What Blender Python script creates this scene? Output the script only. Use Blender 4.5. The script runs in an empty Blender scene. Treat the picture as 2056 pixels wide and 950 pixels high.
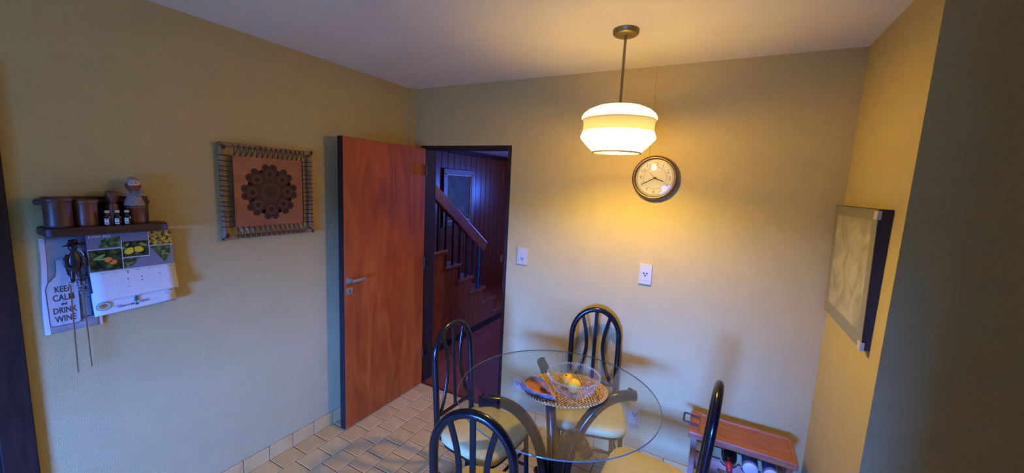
import bpy, bmesh, math, random
from mathutils import Vector, Matrix, Euler
random.seed(7)
PI = math.pi
SC = bpy.context.scene
COL = SC.collection

# ------------------------------------------------------------------ camera
cam_d = bpy.data.cameras.new('camera')
cam = bpy.data.objects.new('camera', cam_d)
COL.objects.link(cam)
SC.camera = cam
F_PX = 781.88
cam_d.sensor_fit = 'HORIZONTAL'
cam_d.sensor_width = 36.0
cam_d.lens = 36.0 * F_PX / 2056.0
cam_d.clip_start = 0.02
yaw, pitch, roll = math.radians(28.1077), math.radians(-7.654), math.radians(2.744)
_f = Vector((-math.sin(yaw) * math.cos(pitch), math.cos(yaw) * math.cos(pitch), math.sin(pitch)))
_r = Vector((math.cos(yaw), math.sin(yaw), 0))
_u = _r.cross(_f)
_R = math.cos(roll) * _r + math.sin(roll) * _u
_U = -math.sin(roll) * _r + math.cos(roll) * _u
_m = Matrix((_R, _U, -_f)).transposed().to_4x4()
_m.translation = Vector((2.3341, -2.5154, 1.7838))
cam.matrix_world = _m

# ------------------------------------------------------------------ sky, daylight, exposure
world = bpy.data.worlds.new('sky')
SC.world = world
world.use_nodes = True
bg = world.node_tree.nodes['Background']
bg.inputs['Color'].default_value = (0.048, 0.175, 1.0, 1)
bg.inputs['Strength'].default_value = 510.0

def portal(name, loc, rot, sx, sy):
    l = bpy.data.lights.new(name, 'AREA')
    l.shape = 'RECTANGLE'; l.size = sx; l.size_y = sy
    l.cycles.is_portal = True
    o = bpy.data.objects.new(name, l); COL.objects.link(o)
    o.location = loc; o.rotation_euler = rot
    return o
WX0, WX1, WZ0, WZ1, WY = 1.55, 2.75, 0.55, 1.55, -6.0     # kitchen window behind the camera
portal('kitchen_window_daylight', ((WX0 + WX1) / 2, WY - 0.05, (WZ0 + WZ1) / 2), (PI / 2, 0, 0), WX1 - WX0, WZ1 - WZ0)
portal('hall_window_daylight', (0.55, 4.36, 1.6), (PI / 2, 0, PI), 0.26, 0.26)
BULB = 1400.0
hall_l = bpy.data.lights.new('hall_lamp_light', 'POINT'); hall_l.energy = 22.0; hall_l.color = (1.0, 0.55, 0.25); hall_l.shadow_soft_size = 0.09
hall_lo = bpy.data.objects.new('hall_lamp_light', hall_l); COL.objects.link(hall_lo); hall_lo.location = (1.3, 2.6, 2.0)
SC.view_settings.view_transform = 'Standard'
SC.view_settings.look = 'None'
SC.view_settings.gamma = 1.0
SC.view_settings.use_curve_mapping = False
SC.view_settings.exposure = 0.0
SC.cycles.max_bounces = 10
SC.cycles.transparent_max_bounces = 24
SC.cycles.use_denoising = True
SC.cycles.sample_clamp_indirect = 6.0

# ------------------------------------------------------------------ materials
MATS = {}
def nodes(name):
    m = bpy.data.materials.new(name); m.use_nodes = True
    nt = m.node_tree
    return m, nt, nt.nodes['Principled BSDF']

def plain(name, col, rough=0.5, metal=0.0, var=0.0, vscale=20.0, bump=0.0, bscale=80.0, coat=0.0, spec=0.5, stretch=(1, 1, 1)):
    if name in MATS: return MATS[name]
    m, nt, b = nodes(name)
    b.inputs['Base Color'].default_value = (*col, 1)
    b.inputs['Roughness'].default_value = rough
    b.inputs['Metallic'].default_value = metal
    b.inputs['Coat Weight'].default_value = coat
    b.inputs['Specular IOR Level'].default_value = spec
    tc = nt.nodes.new('ShaderNodeTexCoord')
    mp = nt.nodes.new('ShaderNodeMapping'); mp.inputs['Scale'].default_value = stretch
    nt.links.new(tc.outputs['Object'], mp.inputs['Vector'])
    if var > 0:
        n = nt.nodes.new('ShaderNodeTexNoise'); n.inputs['Scale'].default_value = vscale; n.inputs['Detail'].default_value = 5
        nt.links.new(mp.outputs[0], n.inputs['Vector'])
        r = nt.nodes.new('ShaderNodeValToRGB')
        r.color_ramp.elements[0].position = 0.3; r.color_ramp.elements[1].position = 0.7
        r.color_ramp.elements[0].color = (*[c * (1 - var) for c in col], 1)
        r.color_ramp.elements[1].color = (*[min(1, c * (1 + var)) for c in col], 1)
        nt.links.new(n.outputs['Fac'], r.inputs['Fac']); nt.links.new(r.outputs[0], b.inputs['Base Color'])
    if bump > 0:
        n2 = nt.nodes.new('ShaderNodeTexNoise'); n2.inputs['Scale'].default_value = bscale; n2.inputs['Detail'].default_value = 6
        nt.links.new(mp.outputs[0], n2.inputs['Vector'])
        bp = nt.nodes.new('ShaderNodeBump'); bp.inputs['Strength'].default_value = bump; bp.inputs['Distance'].default_value = 0.01
        nt.links.new(n2.outputs['Fac'], bp.inputs['Height']); nt.links.new(bp.outputs[0], b.inputs['Normal'])
    MATS[name] = m
    return m

def ramp_noise(name, stops, scale=10, detail=6, rough=0.5, stretch=(1, 1, 1), distortion=0.0, bump=0.0, coat=0.0):
    if name in MATS: return MATS[name]
    m, nt, b = nodes(name)
    b.inputs['Roughness'].default_value = rough
    b.inputs['Coat Weight'].default_value = coat
    b.inputs['Coat Roughness'].default_value = 0.2
    tc = nt.nodes.new('ShaderNodeTexCoord')
    mp = nt.nodes.new('ShaderNodeMapping'); mp.inputs['Scale'].default_value = stretch
    nt.links.new(tc.outputs['Object'], mp.inputs['Vector'])
    n = nt.nodes.new('ShaderNodeTexNoise'); n.inputs['Scale'].default_value = scale; n.inputs['Detail'].default_value = detail
    n.inputs['Distortion'].default_value = distortion
    nt.links.new(mp.outputs[0], n.inputs['Vector'])
    r = nt.nodes.new('ShaderNodeValToRGB')
    els = r.color_ramp.elements
    while len(els) < len(stops): els.new(0.5)
    for e, (p, c) in zip(els, stops):
        e.position = p; e.color = (*c, 1)
    nt.links.new(n.outputs['Fac'], r.inputs['Fac']); nt.links.new(r.outputs[0], b.inputs['Base Color'])
    if bump > 0:
        bp = nt.nodes.new('ShaderNodeBump'); bp.inputs['Strength'].default_value = bump; bp.inputs['Distance'].default_value = 0.003
        nt.links.new(n.outputs['Fac'], bp.inputs['Height']); nt.links.new(bp.outputs[0], b.inputs['Normal'])
    MATS[name] = m
    return m

def thin_glass(name, tint=(0.93, 0.96, 0.95), gloss=1.0, ior=1.5, haze=0.0):
    if name in MATS: return MATS[name]
    m = bpy.data.materials.new(name); m.use_nodes = True
    nt = m.node_tree; nt.nodes.clear()
    out = nt.nodes.new('ShaderNodeOutputMaterial')
    tr = nt.nodes.new('ShaderNodeBsdfTransparent'); tr.inputs['Color'].default_value = (*tint, 1)
    gl = nt.nodes.new('ShaderNodeBsdfGlossy'); gl.inputs['Roughness'].default_value = 0.02
    gl.inputs['Color'].default_value = (gloss, gloss, gloss, 1)
    fr = nt.nodes.new('ShaderNodeFresnel')
    ge = nt.nodes.new('ShaderNodeNewGeometry'); mr = nt.nodes.new('ShaderNodeMapRange')      # same reflectance from both sides of the pane
    mr.inputs['To Min'].default_value = ior; mr.inputs['To Max'].default_value = 1.0 / ior
    nt.links.new(ge.outputs['Backfacing'], mr.inputs['Value']); nt.links.new(mr.outputs[0], fr.inputs['IOR'])
    mx = nt.nodes.new('ShaderNodeMixShader')
    nt.links.new(fr.outputs[0], mx.inputs[0]); nt.links.new(tr.outputs[0], mx.inputs[1]); nt.links.new(gl.outputs[0], mx.inputs[2])
    last = mx
    if haze > 0:
        df = nt.nodes.new('ShaderNodeBsdfDiffuse'); df.inputs['Color'].default_value = (0.8, 0.85, 0.85, 1)
        m2 = nt.nodes.new('ShaderNodeMixShader'); m2.inputs[0].default_value = haze
        nt.links.new(mx.outputs[0], m2.inputs[1]); nt.links.new(df.outputs[0], m2.inputs[2]); last = m2
    nt.links.new(last.outputs[0], out.inputs[0])
    MATS[name] = m
    return m

def shade_glass(name, body, alpha_tint, opacity):
    """opal lamp glass: part of the bulb's light passes straight, part is scattered"""
    m = bpy.data.materials.new(name); m.use_nodes = True
    nt = m.node_tree; nt.nodes.clear()
    out = nt.nodes.new('ShaderNodeOutputMaterial')
    tr = nt.nodes.new('ShaderNodeBsdfTransparent'); tr.inputs['Color'].default_value = (*alpha_tint, 1)
    tl = nt.nodes.new('ShaderNodeBsdfTranslucent'); tl.inputs['Color'].default_value = (*body, 1)
    mx = nt.nodes.new('ShaderNodeMixShader'); mx.inputs[0].default_value = opacity
    df = nt.nodes.new('ShaderNodeBsdfDiffuse'); df.inputs['Color'].default_value = (*body, 1)
    ad = nt.nodes.new('ShaderNodeAddShader'); nt.links.new(tl.outputs[0], ad.inputs[0]); nt.links.new(df.outputs[0], ad.inputs[1])
    nt.links.new(tr.outputs[0], mx.inputs[1]); nt.links.new(ad.outputs[0], mx.inputs[2])
    nt.links.new(mx.outputs[0], out.inputs[0])
    MATS[name] = m
    return m

def emit(name, col, strength):
    m = bpy.data.materials.new(name); m.use_nodes = True
    nt = m.node_tree; nt.nodes.clear()
    out = nt.nodes.new('ShaderNodeOutputMaterial'); e = nt.nodes.new('ShaderNodeEmission')
    e.inputs[0].default_value = (*col, 1); e.inputs[1].default_value = strength
    nt.links.new(e.outputs[0], out.inputs[0])
    return m

M_WALL = plain('stucco_paint', (0.56, 0.43, 0.155), 0.85, var=0.03, vscale=9, bump=0.55, bscale=330)
M_WALL_S = M_WALL
M_KITCH = ramp_noise('unseen_wall_low_bounce', [(0.3, (0.17, 0.085, 0.035)), (0.7, (0.25, 0.13, 0.055))], 5, 5, 0.5, (6, 6, 0.6), 0.5)  # invented dark wood for unseen walls, keeps blue bounce light down
M_CEIL = plain('ceiling_paint', (0.78, 0.73, 0.62), 0.9, var=0.03, vscale=4, bump=0.15, bscale=120)
M_TILE = ramp_noise('ochre_floor_tile', [(0.3, (0.60, 0.37, 0.11)), (0.7, (0.74, 0.48, 0.16))], 9, 6, 0.42)
M_TILE2 = ramp_noise('ochre_floor_tile_dark', [(0.3, (0.56, 0.34, 0.095)), (0.7, (0.70, 0.44, 0.14))], 9, 6, 0.42)
M_GROUT = plain('brown_grout', (0.13, 0.075, 0.035), 0.9, var=0.15)
M_DOOR = ramp_noise('varnished_door_veneer', [(0.25, (0.22, 0.036, 0.004)), (0.5, (0.34, 0.064, 0.007)), (0.78, (0.46, 0.105, 0.013))], 3.0, 9, 0.42, (3.2, 3.2, 0.55), 1.4, coat=0.0)
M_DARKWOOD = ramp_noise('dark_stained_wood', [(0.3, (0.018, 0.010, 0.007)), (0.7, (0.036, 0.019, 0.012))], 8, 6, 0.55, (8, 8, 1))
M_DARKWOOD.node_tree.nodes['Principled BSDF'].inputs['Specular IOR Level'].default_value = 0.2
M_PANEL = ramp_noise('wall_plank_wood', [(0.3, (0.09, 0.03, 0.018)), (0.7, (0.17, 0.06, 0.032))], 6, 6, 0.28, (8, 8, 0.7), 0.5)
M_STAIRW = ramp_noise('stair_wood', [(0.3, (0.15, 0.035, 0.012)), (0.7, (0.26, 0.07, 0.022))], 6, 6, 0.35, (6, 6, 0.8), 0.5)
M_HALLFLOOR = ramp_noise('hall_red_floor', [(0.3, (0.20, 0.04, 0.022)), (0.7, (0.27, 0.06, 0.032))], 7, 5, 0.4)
M_BLACK = plain('black_enamel', (0.005, 0.005, 0.006), 0.2, spec=0.45)
M_IRON = plain('black_iron', (0.012, 0.012, 0.014), 0.4)
M_SEAT = plain('cream_vinyl', (0.66, 0.52, 0.17), 0.5, var=0.06, vscale=30, bump=0.12, bscale=220)
M_STEEL = plain('satin_steel', (0.55, 0.53, 0.48), 0.32, metal=1.0)
M_CREAM = plain('ivory_plastic', (0.50, 0.45, 0.27), 0.35)
M_WHITE = plain('white_plastic', (0.50, 0.48, 0.38), 0.35)
M_SLOT = plain('socket_hole', (0.05, 0.045, 0.04), 0.6)
M_SOCK = plain('socket_recess', (0.45, 0.43, 0.38), 0.5)
M_BRASS = plain('aged_brass', (0.30, 0.22, 0.07), 0.38, metal=0.7)

# ------------------------------------------------------------------ mesh helpers
class MB:
    def __init__(s): s.v = []; s.f = []; s.mi = []; s.sm = []
    def add(s, vs, fs, mi=0, smooth=False):
        o = len(s.v); s.v += [tuple(v) for v in vs]
        for f in fs: s.f.append([i + o for i in f]); s.mi.append(mi); s.sm.append(smooth)
        return s
    def box(s, x0, x1, y0, y1, z0, z1, mi=0):
        v = [(x0, y0, z0), (x1, y0, z0), (x1, y1, z0), (x0, y1, z0), (x0, y0, z1), (x1, y0, z1), (x1, y1, z1), (x0, y1, z1)]
        return s.add(v, [(0, 3, 2, 1), (4, 5, 6, 7), (0, 1, 5, 4), (1, 2, 6, 5), (2, 3, 7, 6), (3, 0, 4, 7)], mi)
    def bar(s, p, q, w, t, up=(0, 0, 1), mi=0):
        p, q = Vector(p), Vector(q); d = (q - p).normalized(); up = Vector(up)
        a = d.cross(up)
        if a.length < 1e-4: a = d.cross(Vector((1, 0, 0)))
        a.normalize(); b = a.cross(d).normalized()
        vs = []
        for c in (p, q):
            for i, j in ((-1, -1), (1, -1), (1, 1), (-1, 1)): vs.append(c + a * i * w / 2 + b * j * t / 2)
        return s.add(vs, [(3, 2, 1, 0), (4, 5, 6, 7), (0, 1, 5, 4), (1, 2, 6, 5), (2, 3, 7, 6), (3, 0, 4, 7)], mi)
    def tube(s, pts, r, seg=10, closed=False, mi=0, caps=True, flat=None, smooth=True):
        pts = [Vector(p) for p in pts]; n = len(pts)
        rs = r if isinstance(r, (list, tuple)) else [r] * n
        prev = None; rings = []
        for i, p in enumerate(pts):
            if closed: d = pts[(i + 1) % n] - pts[i - 1]
            else: d = pts[min(i + 1, n - 1)] - pts[max(i - 1, 0)]
            d.normalize()
            if prev is None:
                ref = Vector((0, 0, 1)) if abs(d.z) < 0.9 else Vector((1, 0, 0))
                a = d.cross(ref).normalized()
            else:
                a = (prev - d * prev.dot(d)).normalized()
            prev = a; b = d.cross(a)
            ring = []
            for k in range(seg):
                th = 2 * PI * k / seg
                ring.append(p + (a * math.cos(th) + b * math.sin(th)) * rs[i])
            rings.append(ring)
        vs = [v for rg in rings for v in rg]; fs = []
        m = n if closed else n - 1
        for i in range(m):
            j = (i + 1) % n
            for k in range(seg):
                l = (k + 1) % seg
                fs.append((i * seg + k, i * seg + l, j * seg + l, j * seg + k))
        s.add(vs, fs, mi, smooth)
        if caps and not closed:
            s.add(rings[0], [tuple(range(seg))[::-1]], mi); s.add(rings[-1], [tuple(range(seg))], mi)
        return s
    def lathe(s, prof, seg=24, c=(0, 0, 0), axis='z', mi=0, smooth=True, capb=True, capt=True, wob=None):
        vs = []; fs = []; n = len(prof)
        for r, h in prof:
            for k in range(seg):
                th = 2 * PI * k / seg
                rr = r * (wob(th, h) if wob else 1)
                x, y = rr * math.cos(th), rr * math.sin(th)
                if axis == 'z': p = (c[0] + x, c[1] + y, c[2] + h)
                elif axis == 'y': p = (c[0] + x, c[1] + h, c[2] - y)
                else: p = (c[0] + h, c[1] + x, c[2] + y)
                vs.append(p)
        for i in range(n - 1):
            for k in range(seg):
                l = (k + 1) % seg
                fs.append((i * seg + k, i * seg + l, (i + 1) * seg + l, (i + 1) * seg + k))
        s.add(vs, fs, mi, smooth)
        if capb and prof[0][0] > 1e-5: s.add(vs[:seg], [tuple(range(seg))[::-1]], mi)
        if capt and prof[-1][0] > 1e-5: s.add(vs[-seg:], [tuple(range(seg))], mi)
        return s
    def prism(s, out, z0, z1, mi=0):
        n = len(out)
        vs = [(x, y, z0) for x, y in out] + [(x, y, z1) for x, y in out]
        fs = [tuple(range(n))[::-1], tuple(range(n, 2 * n))] + [(i, (i + 1) % n, n + (i + 1) % n, n + i) for i in range(n)]
        return s.add(vs, fs, mi)
    def disc(s, x, y, z, rx, ry=None, seg=16, mi=0, rot=0):
        ry = rx if ry is None else ry
        vs = []
        for k in range(seg):
            a = 2 * PI * k / seg; px, py = rx * math.cos(a), ry * math.sin(a)
            vs.append((x + px * math.cos(rot) - py * math.sin(rot), y + px * math.sin(rot) + py * math.cos(rot), z))
        return s.add(vs, [tuple(range(seg))], mi)
    def rect(s, x0, x1, y0, y1, z, mi=0):
        return s.add([(x0, y0, z), (x1, y0, z), (x1, y1, z), (x0, y1, z)], [(0, 1, 2, 3)], mi)
    def ball(s, c, rx, ry=None, rz=None, seg=16, rings=10, mi=0):
        ry = rx if ry is None else ry; rz = rx if rz is None else rz
        vs = [(c[0], c[1], c[2] - rz)]; fs = []
        for i in range(1, rings):
            t = PI * i / rings
            for k in range(seg):
                a = 2 * PI * k / seg
                vs.append((c[0] + rx * math.sin(t) * math.cos(a), c[1] + ry * math.sin(t) * math.sin(a), c[2] - rz * math.cos(t)))
        vs.append((c[0], c[1], c[2] + rz)); e = len(vs) - 1
        for k in range(seg): fs.append((0, 1 + (k + 1) % seg, 1 + k))
        for i in range(rings - 2):
            for k in range(seg):
                a = 1 + i * seg; l = (k + 1) % seg
                fs.append((a + k, a + l, a + seg + l, a + seg + k))
        a = 1 + (rings - 2) * seg
        for k in range(seg): fs.append((a + k, a + (k + 1) % seg, e))
        return s.add(vs, fs, mi, True)
    def build(s, name, mats, parent=None, loc=(0, 0, 0), rot=(0, 0, 0), bevel=0.0, bseg=2, sub=0):
        me = bpy.data.meshes.new(name)
        me.from_pydata(s.v, [], s.f)
        if not isinstance(mats, (list, tuple)): mats = [mats]
        for m in mats: me.materials.append(m)
        for p, mi, sm in zip(me.polygons, s.mi, s.sm):
            p.material_index = mi; p.use_smooth = sm
        me.update()
        o = bpy.data.objects.new(name, me); COL.objects.link(o)
        o.location = loc; o.rotation_euler = rot
        if parent: o.parent = parent
        if bevel > 0:
            b = o.modifiers.new('bevel', 'BEVEL'); b.width = bevel; b.segments = bseg; b.limit_method = 'ANGLE'; b.angle_limit = 0.7
        if sub:
            b = o.modifiers.new('sub', 'SUBSURF'); b.levels = sub; b.render_levels = sub
        return o

def tag(o, label, cat, group=None):
    o['label'] = label; o['category'] = cat
    if group: o['group'] = group
    return o
def struct(o): o['kind'] = 'structure'; return o
def thing(name, label, cat, loc=(0, 0, 0), rot=(0, 0, 0), group=None):
    o = bpy.data.objects.new(name, None); COL.objects.link(o)
    o.location = loc; o.rotation_euler = rot; o.empty_display_size = 0.05
    return tag(o, label, cat, group)
def copy_tree(o, parent=None):
    c = o.copy(); COL.objects.link(c); c.parent = parent
    for ch in list(o.children): copy_tree(ch, c)
    return c
ROT_L = (PI / 2, 0, PI / 2)      # local (right, up, out) on the left wall
ROT_B = (PI / 2, 0, 0)           # on the back wall
ROT_R = (PI / 2, 0, -PI / 2)     # on the right wall

def text(body, size, mat, parent, x, y, z, name='lettering', align='CENTER', rot=0.0, sx=1.0, bold=0.0):
    c = bpy.data.curves.new(name, 'FONT'); c.body = body; c.size = size; c.align_x = align; c.align_y = 'CENTER'
    c.resolution_u = 3; c.offset = bold; c.fill_mode = 'FRONT'
    t = bpy.data.objects.new(name, c); COL.objects.link(t)
    bpy.context.view_layer.update()
    me = bpy.data.meshes.new_from_object(t.evaluated_get(bpy.context.evaluated_depsgraph_get()))
    bpy.data.objects.remove(t); bpy.data.curves.remove(c)
    me.materials.clear(); me.materials.append(mat); me.name = name
    o = bpy.data.objects.new(name, me); COL.objects.link(o)
    o.parent = parent; o.location = (x, y, z); o.rotation_euler = (0, 0, rot); o.scale = (sx, 1, 1)
    return o

def catmull(pts, n=6):
    pts = [Vector(p) for p in pts]; out = []
    for i in range(len(pts) - 1):
        p0 = pts[max(i - 1, 0)]; p1 = pts[i]; p2 = pts[i + 1]; p3 = pts[min(i + 2, len(pts) - 1)]
        for k in range(n):
            t = k / n
            out.append(0.5 * ((2 * p1) + (-p0 + p2) * t + (2 * p0 - 5 * p1 + 4 * p2 - p3) * t * t + (-p0 + 3 * p1 - 3 * p2 + p3) * t ** 3))
    out.append(pts[-1]); return out

# ------------------------------------------------------------------ room shell
H = 2.514; XR = 2.868; YR = -0.768; XK = 4.3
OX0, OX1, OZ = 0.105, 0.956, 2.06      # rough opening in the back wall
T = 0.13
struct(MB().box(-0.15, XK, WY - 0.15, 0.0, -0.06, -0.004).build('floor', M_GROUT))
FLOOR = bpy.data.objects['floor']
struct(MB().box(-0.15, XK, WY - 0.15, T, H, H + 0.1).build('ceiling', M_CEIL))
struct(MB().box(-0.15, 0, WY - 0.15, T, -0.06, H).build('wall_left', M_WALL))
struct(MB().box(0, OX0, 0, T, -0.06, H).box(OX0, OX1, 0, T, OZ, H).box(OX1, XK, 0, T, -0.06, H).build('wall_back', M_WALL))
struct(MB().box(XR, XR + 0.2, YR + 0.004, 0, 0, H).build('wall_right', M_WALL))
struct(MB().box(XR, XK, YR, YR + 0.004, 0, H).box(XR + 0.2, XK, YR + 0.004, YR + 0.1, 0, H).build('wall_kitchen_end', M_WALL_S))
mb = MB().box(-0.15, WX0, WY - 0.15, WY, 0, H).box(WX1, XK, WY - 0.15, WY, 0, H).box(WX0, WX1, WY - 0.15, WY, 0, WZ0).box(WX0, WX1, WY - 0.15, WY, WZ1, H)
struct(mb.build('wall_front', M_KITCH))
struct(MB().box(XK, XK + 0.15, WY - 0.15, T, -0.06, H).build('wall_kitchen', M_KITCH))
# wall added out of view behind the camera to block daylight towards the right
struct(MB().box(2.46, XK, -3.0, -2.88, 0, H).build('wall_daylight_block', M_KITCH))
# window in the wall behind the camera: open wooden frame
wf = MB()
for a in ((WX0, WX0 + 0.04, WZ0, WZ1), (WX1 - 0.04, WX1, WZ0, WZ1), (WX0, WX1, WZ0, WZ0 + 0.04), (WX0, WX1, WZ1 - 0.04, WZ1)):
    wf.box(a[0], a[1], WY - 0.09, WY - 0.06, a[2], a[3])
struct(wf.build('window_1', M_DARKWOOD))
# ground outside the windows
struct(MB().box(-60, 60, -80.0, WY - 0.15, -0.4, -0.3).build('floor_yard', plain('yard_grass', (0.04, 0.055, 0.014), 0.9, var=0.1)))

# corner pilaster
struct(MB().box(0, 0.035, -0.05, 0, 0, H).build('trim_1', M_WALL))
# ------- floor tiles, half-offset square tiles in rows along the left wall
TS = 0.1475; G = 0.004
tile_me = {}
def tile_mesh(w, d, mat, key):
    k = (round(w, 4), round(d, 4), key)
    if k not in tile_me:
        me = MB()
        e = 0.004; z = 0.0
        vs = [(0, 0, -0.006), (w, 0, -0.006), (w, d, -0.006), (0, d, -0.006), (0, 0, z - 0.0025), (w, 0, z - 0.0025), (w, d, z - 0.0025), (0, d, z - 0.0025),
              (e, e, z), (w - e, e, z), (w - e, d - e, z), (e, d - e, z)]
        me.add(vs, [(0, 1, 5, 4), (1, 2, 6, 5), (2, 3, 7, 6), (3, 0, 4, 7), (4, 5, 9, 8), (5, 6, 10, 9), (6, 7, 11, 10), (7, 4, 8, 11), (8, 9, 10, 11)])
        m = bpy.data.meshes.new('tile'); m.from_pydata(me.v, [], me.f); m.materials.append(mat); m.update()
        tile_me[k] = m
    return tile_me[k]
rest = MB(); nt_ = 0
row = 0; x = 0.0
while x < XR - 0.01:
    w = min(TS, XR - x) - G
    y = -1.0835 + (TS + 0.003) * (0.5 if row % 2 else 0) - 20 * 0.1505
    while y < 0:
        y1 = min(y + 0.1505 - G, -0.002); y0 = max(y, WY)
        if y1 - y0 > 0.012:
            d = y1 - y0
            if y0 > -1.75 and nt_ < 300:
                key = random.random() < 0.4
                o = bpy.data.objects.new('tile', tile_mesh(w, d, M_TILE2 if key else M_TILE, key)); COL.objects.link(o)
                o.location = (x + G / 2, y0, random.uniform(-0.0008, 0.0004)); o.parent = FLOOR; nt_ += 1
            elif y1 > WY:
                rest.box(x + G / 2, x + G / 2 + w, y0, y1, -0.006, 0)
        y += 0.1505
    x += TS; row += 1
rest.box(XR + 0.004, XK, WY, YR, -0.006, 0)
r_ = rest.build('tile_field', M_TILE, FLOOR); r_['kind'] = 'stuff'

# ------- baseboards made of the same tile, 9 cm high
HB = 0.09
bl = struct(MB().box(0, 0.004, -2.14, -0.05, 0, HB - 0.002).build('baseboard_left', M_GROUT))
y = -1.0835 - 7 * 0.1505
while y < -0.06:
    y1 = min(y + 0.1505 - 0.004, -0.052)
    if y1 - max(y, -2.13) > 0.02:
        MB().box(0.002, 0.012, max(y, -2.13), y1, 0.001, HB).build('tile', M_TILE if random.random() > .4 else M_TILE2, bl, bevel=0.002, bseg=1)
    y += 0.1505
bb = struct(MB().box(OX1 + 0.01, XR, -0.004, 0, 0, HB - 0.002).build('baseboard_back', M_GROUT))
x = OX1 + 0.012
while x < XR - 0.02:
    MB().box(x, min(x + 0.1465, XR - 0.014), -0.012, -0.002, 0.001, HB).build('tile', M_TILE if random.random() > .4 else M_TILE2, bb, bevel=0.002, bseg=1)
    x += 0.1505
br = struct(MB().box(XR - 0.004, XR, YR, -0.013, 0, HB - 0.002).build('baseboard_right', M_GROUT))
y = YR + 0.002
while y < -0.03:
    MB().box(XR - 0.012, XR - 0.002, y, min(y + 0.1465, -0.014), 0.001, HB).build('tile', M_TILE if random.random() > .4 else M_TILE2, br, bevel=0.002, bseg=1)
    y += 0.1505

# ------- door frame (jambs and head) and the open door leaf
JX0, JX1, JZ = 0.15, 0.928, 2.032
mb = MB().box(OX0, JX0, -0.004, T + 0.012, 0, OZ).box(JX1, OX1, -0.004, T + 0.012, 0, OZ).box(JX0, JX1, -0.004, T + 0.012, JZ, OZ)
struct(mb.build('trim_2', M_DARKWOOD, bevel=0.002))
struct(MB().box(JX0, JX1, -0.004, 0.01, -0.005, 0.004).build('trim_3', M_DARKWOOD))
d = MB().box(0.108, 0.158, -0.797, -0.006, 0.008, 2.04)
door = struct(d.build('door_1', M_DOOR, bevel=0.002))
MB().box(0.108, 0.158, -0.7985, -0.797, 0.008, 2.04).build('edge_band', M_DARKWOOD, door)
for s in (1, -1):
    fx = 0.158 if s > 0 else 0.108
    def bx(x0, x1): return (fx + x0 * s, fx + x1 * s) if s > 0 else (fx - x1, fx - x0)
    a = bx(0, 0.008)
    rose = MB().box(a[0], a[1], -0.782, -0.734, 1.062, 1.110).build('rose_plate', M_STEEL, door, bevel=0.002)
    a = bx(0.006, 0.052)
    lv = MB().box(a[0], a[1], -0.768, -0.748, 1.076, 1.096)
    a = bx(0.040, 0.054)
    lv.box(a[0], a[1], -0.768, -0.655, 1.074, 1.098)
    lv.build('lever_handle', M_STEEL, door, bevel=0.003)
    a = bx(0, 0.008)
    kp = MB().box(a[0], a[1], -0.782, -0.734, 0.985, 1.033).build('keyhole_plate', M_STEEL, door, bevel=0.002)
    a = bx(0.0075, 0.0088)
    MB().box(a[0], a[1], -0.762, -0.754, 0.998, 1.018).build('keyhole', M_SLOT, kp)
for hz in (0.25, 1.05, 1.82):
    MB().lathe([(0.007, 0), (0.007, 0.09)], 10, (0.166, -0.008, hz)).build('hinge', M_IRON, door)

# second doorway at the photo's left edge: dark casing and closed dark leaf
mb = MB().box(0, 0.022, -2.225, -2.136, 0, 2.13).box(0, 0.022, -3.10, -3.01, 0, 2.13).box(0, 0.022, -3.01, -2.225, 2.04, 2.13)
struct(mb.build('trim_4', M_DARKWOOD, bevel=0.003))
struct(MB().box(0, 0.014, -3.01, -2.225, 0.01, 2.04).build('door_2', M_DARKWOOD))
# thin cable cover running from the ceiling to the clock
struct(MB().box(1.888, 1.911, -0.007, 0, 1.98, H).build('trim_5', M_WALL, bevel=0.002))

# ------------------------------------------------------------------ the hall behind the doorway
PX = -1.05; HC = 2.235; HY1 = 4.3
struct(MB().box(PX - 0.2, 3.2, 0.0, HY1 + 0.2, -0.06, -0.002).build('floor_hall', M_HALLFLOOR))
mb = MB().box(PX - 0.2, 3.2, T, HY1 + 0.2, HC, HC + 0.08)
struct(mb.build('ceiling_hall', plain('hall_ceiling_paint', (0.62, 0.60, 0.57), 0.9)))
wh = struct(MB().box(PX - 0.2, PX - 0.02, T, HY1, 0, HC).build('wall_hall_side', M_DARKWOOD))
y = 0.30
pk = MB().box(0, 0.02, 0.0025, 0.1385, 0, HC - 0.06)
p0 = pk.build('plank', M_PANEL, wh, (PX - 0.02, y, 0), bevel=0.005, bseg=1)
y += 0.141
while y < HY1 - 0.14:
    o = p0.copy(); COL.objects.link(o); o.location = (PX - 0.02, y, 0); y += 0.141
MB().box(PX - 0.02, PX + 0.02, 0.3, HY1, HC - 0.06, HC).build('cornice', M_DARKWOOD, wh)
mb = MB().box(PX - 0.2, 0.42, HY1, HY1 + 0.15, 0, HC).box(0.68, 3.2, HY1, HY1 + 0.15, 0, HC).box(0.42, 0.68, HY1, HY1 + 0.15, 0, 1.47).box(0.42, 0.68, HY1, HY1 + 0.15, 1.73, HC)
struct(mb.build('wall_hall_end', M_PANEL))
struct(MB().box(3.05, 3.2, T, HY1 + 0.15, 0, HC).build('wall_hall_window', plain('hall_wall_paint', (0.45, 0.38, 0.28), 0.9)))
struct(MB().box(PX - 0.2, -0.15, T - 0.1, T, 0, HC).build('wall_hall_near', M_PANEL))

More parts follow.
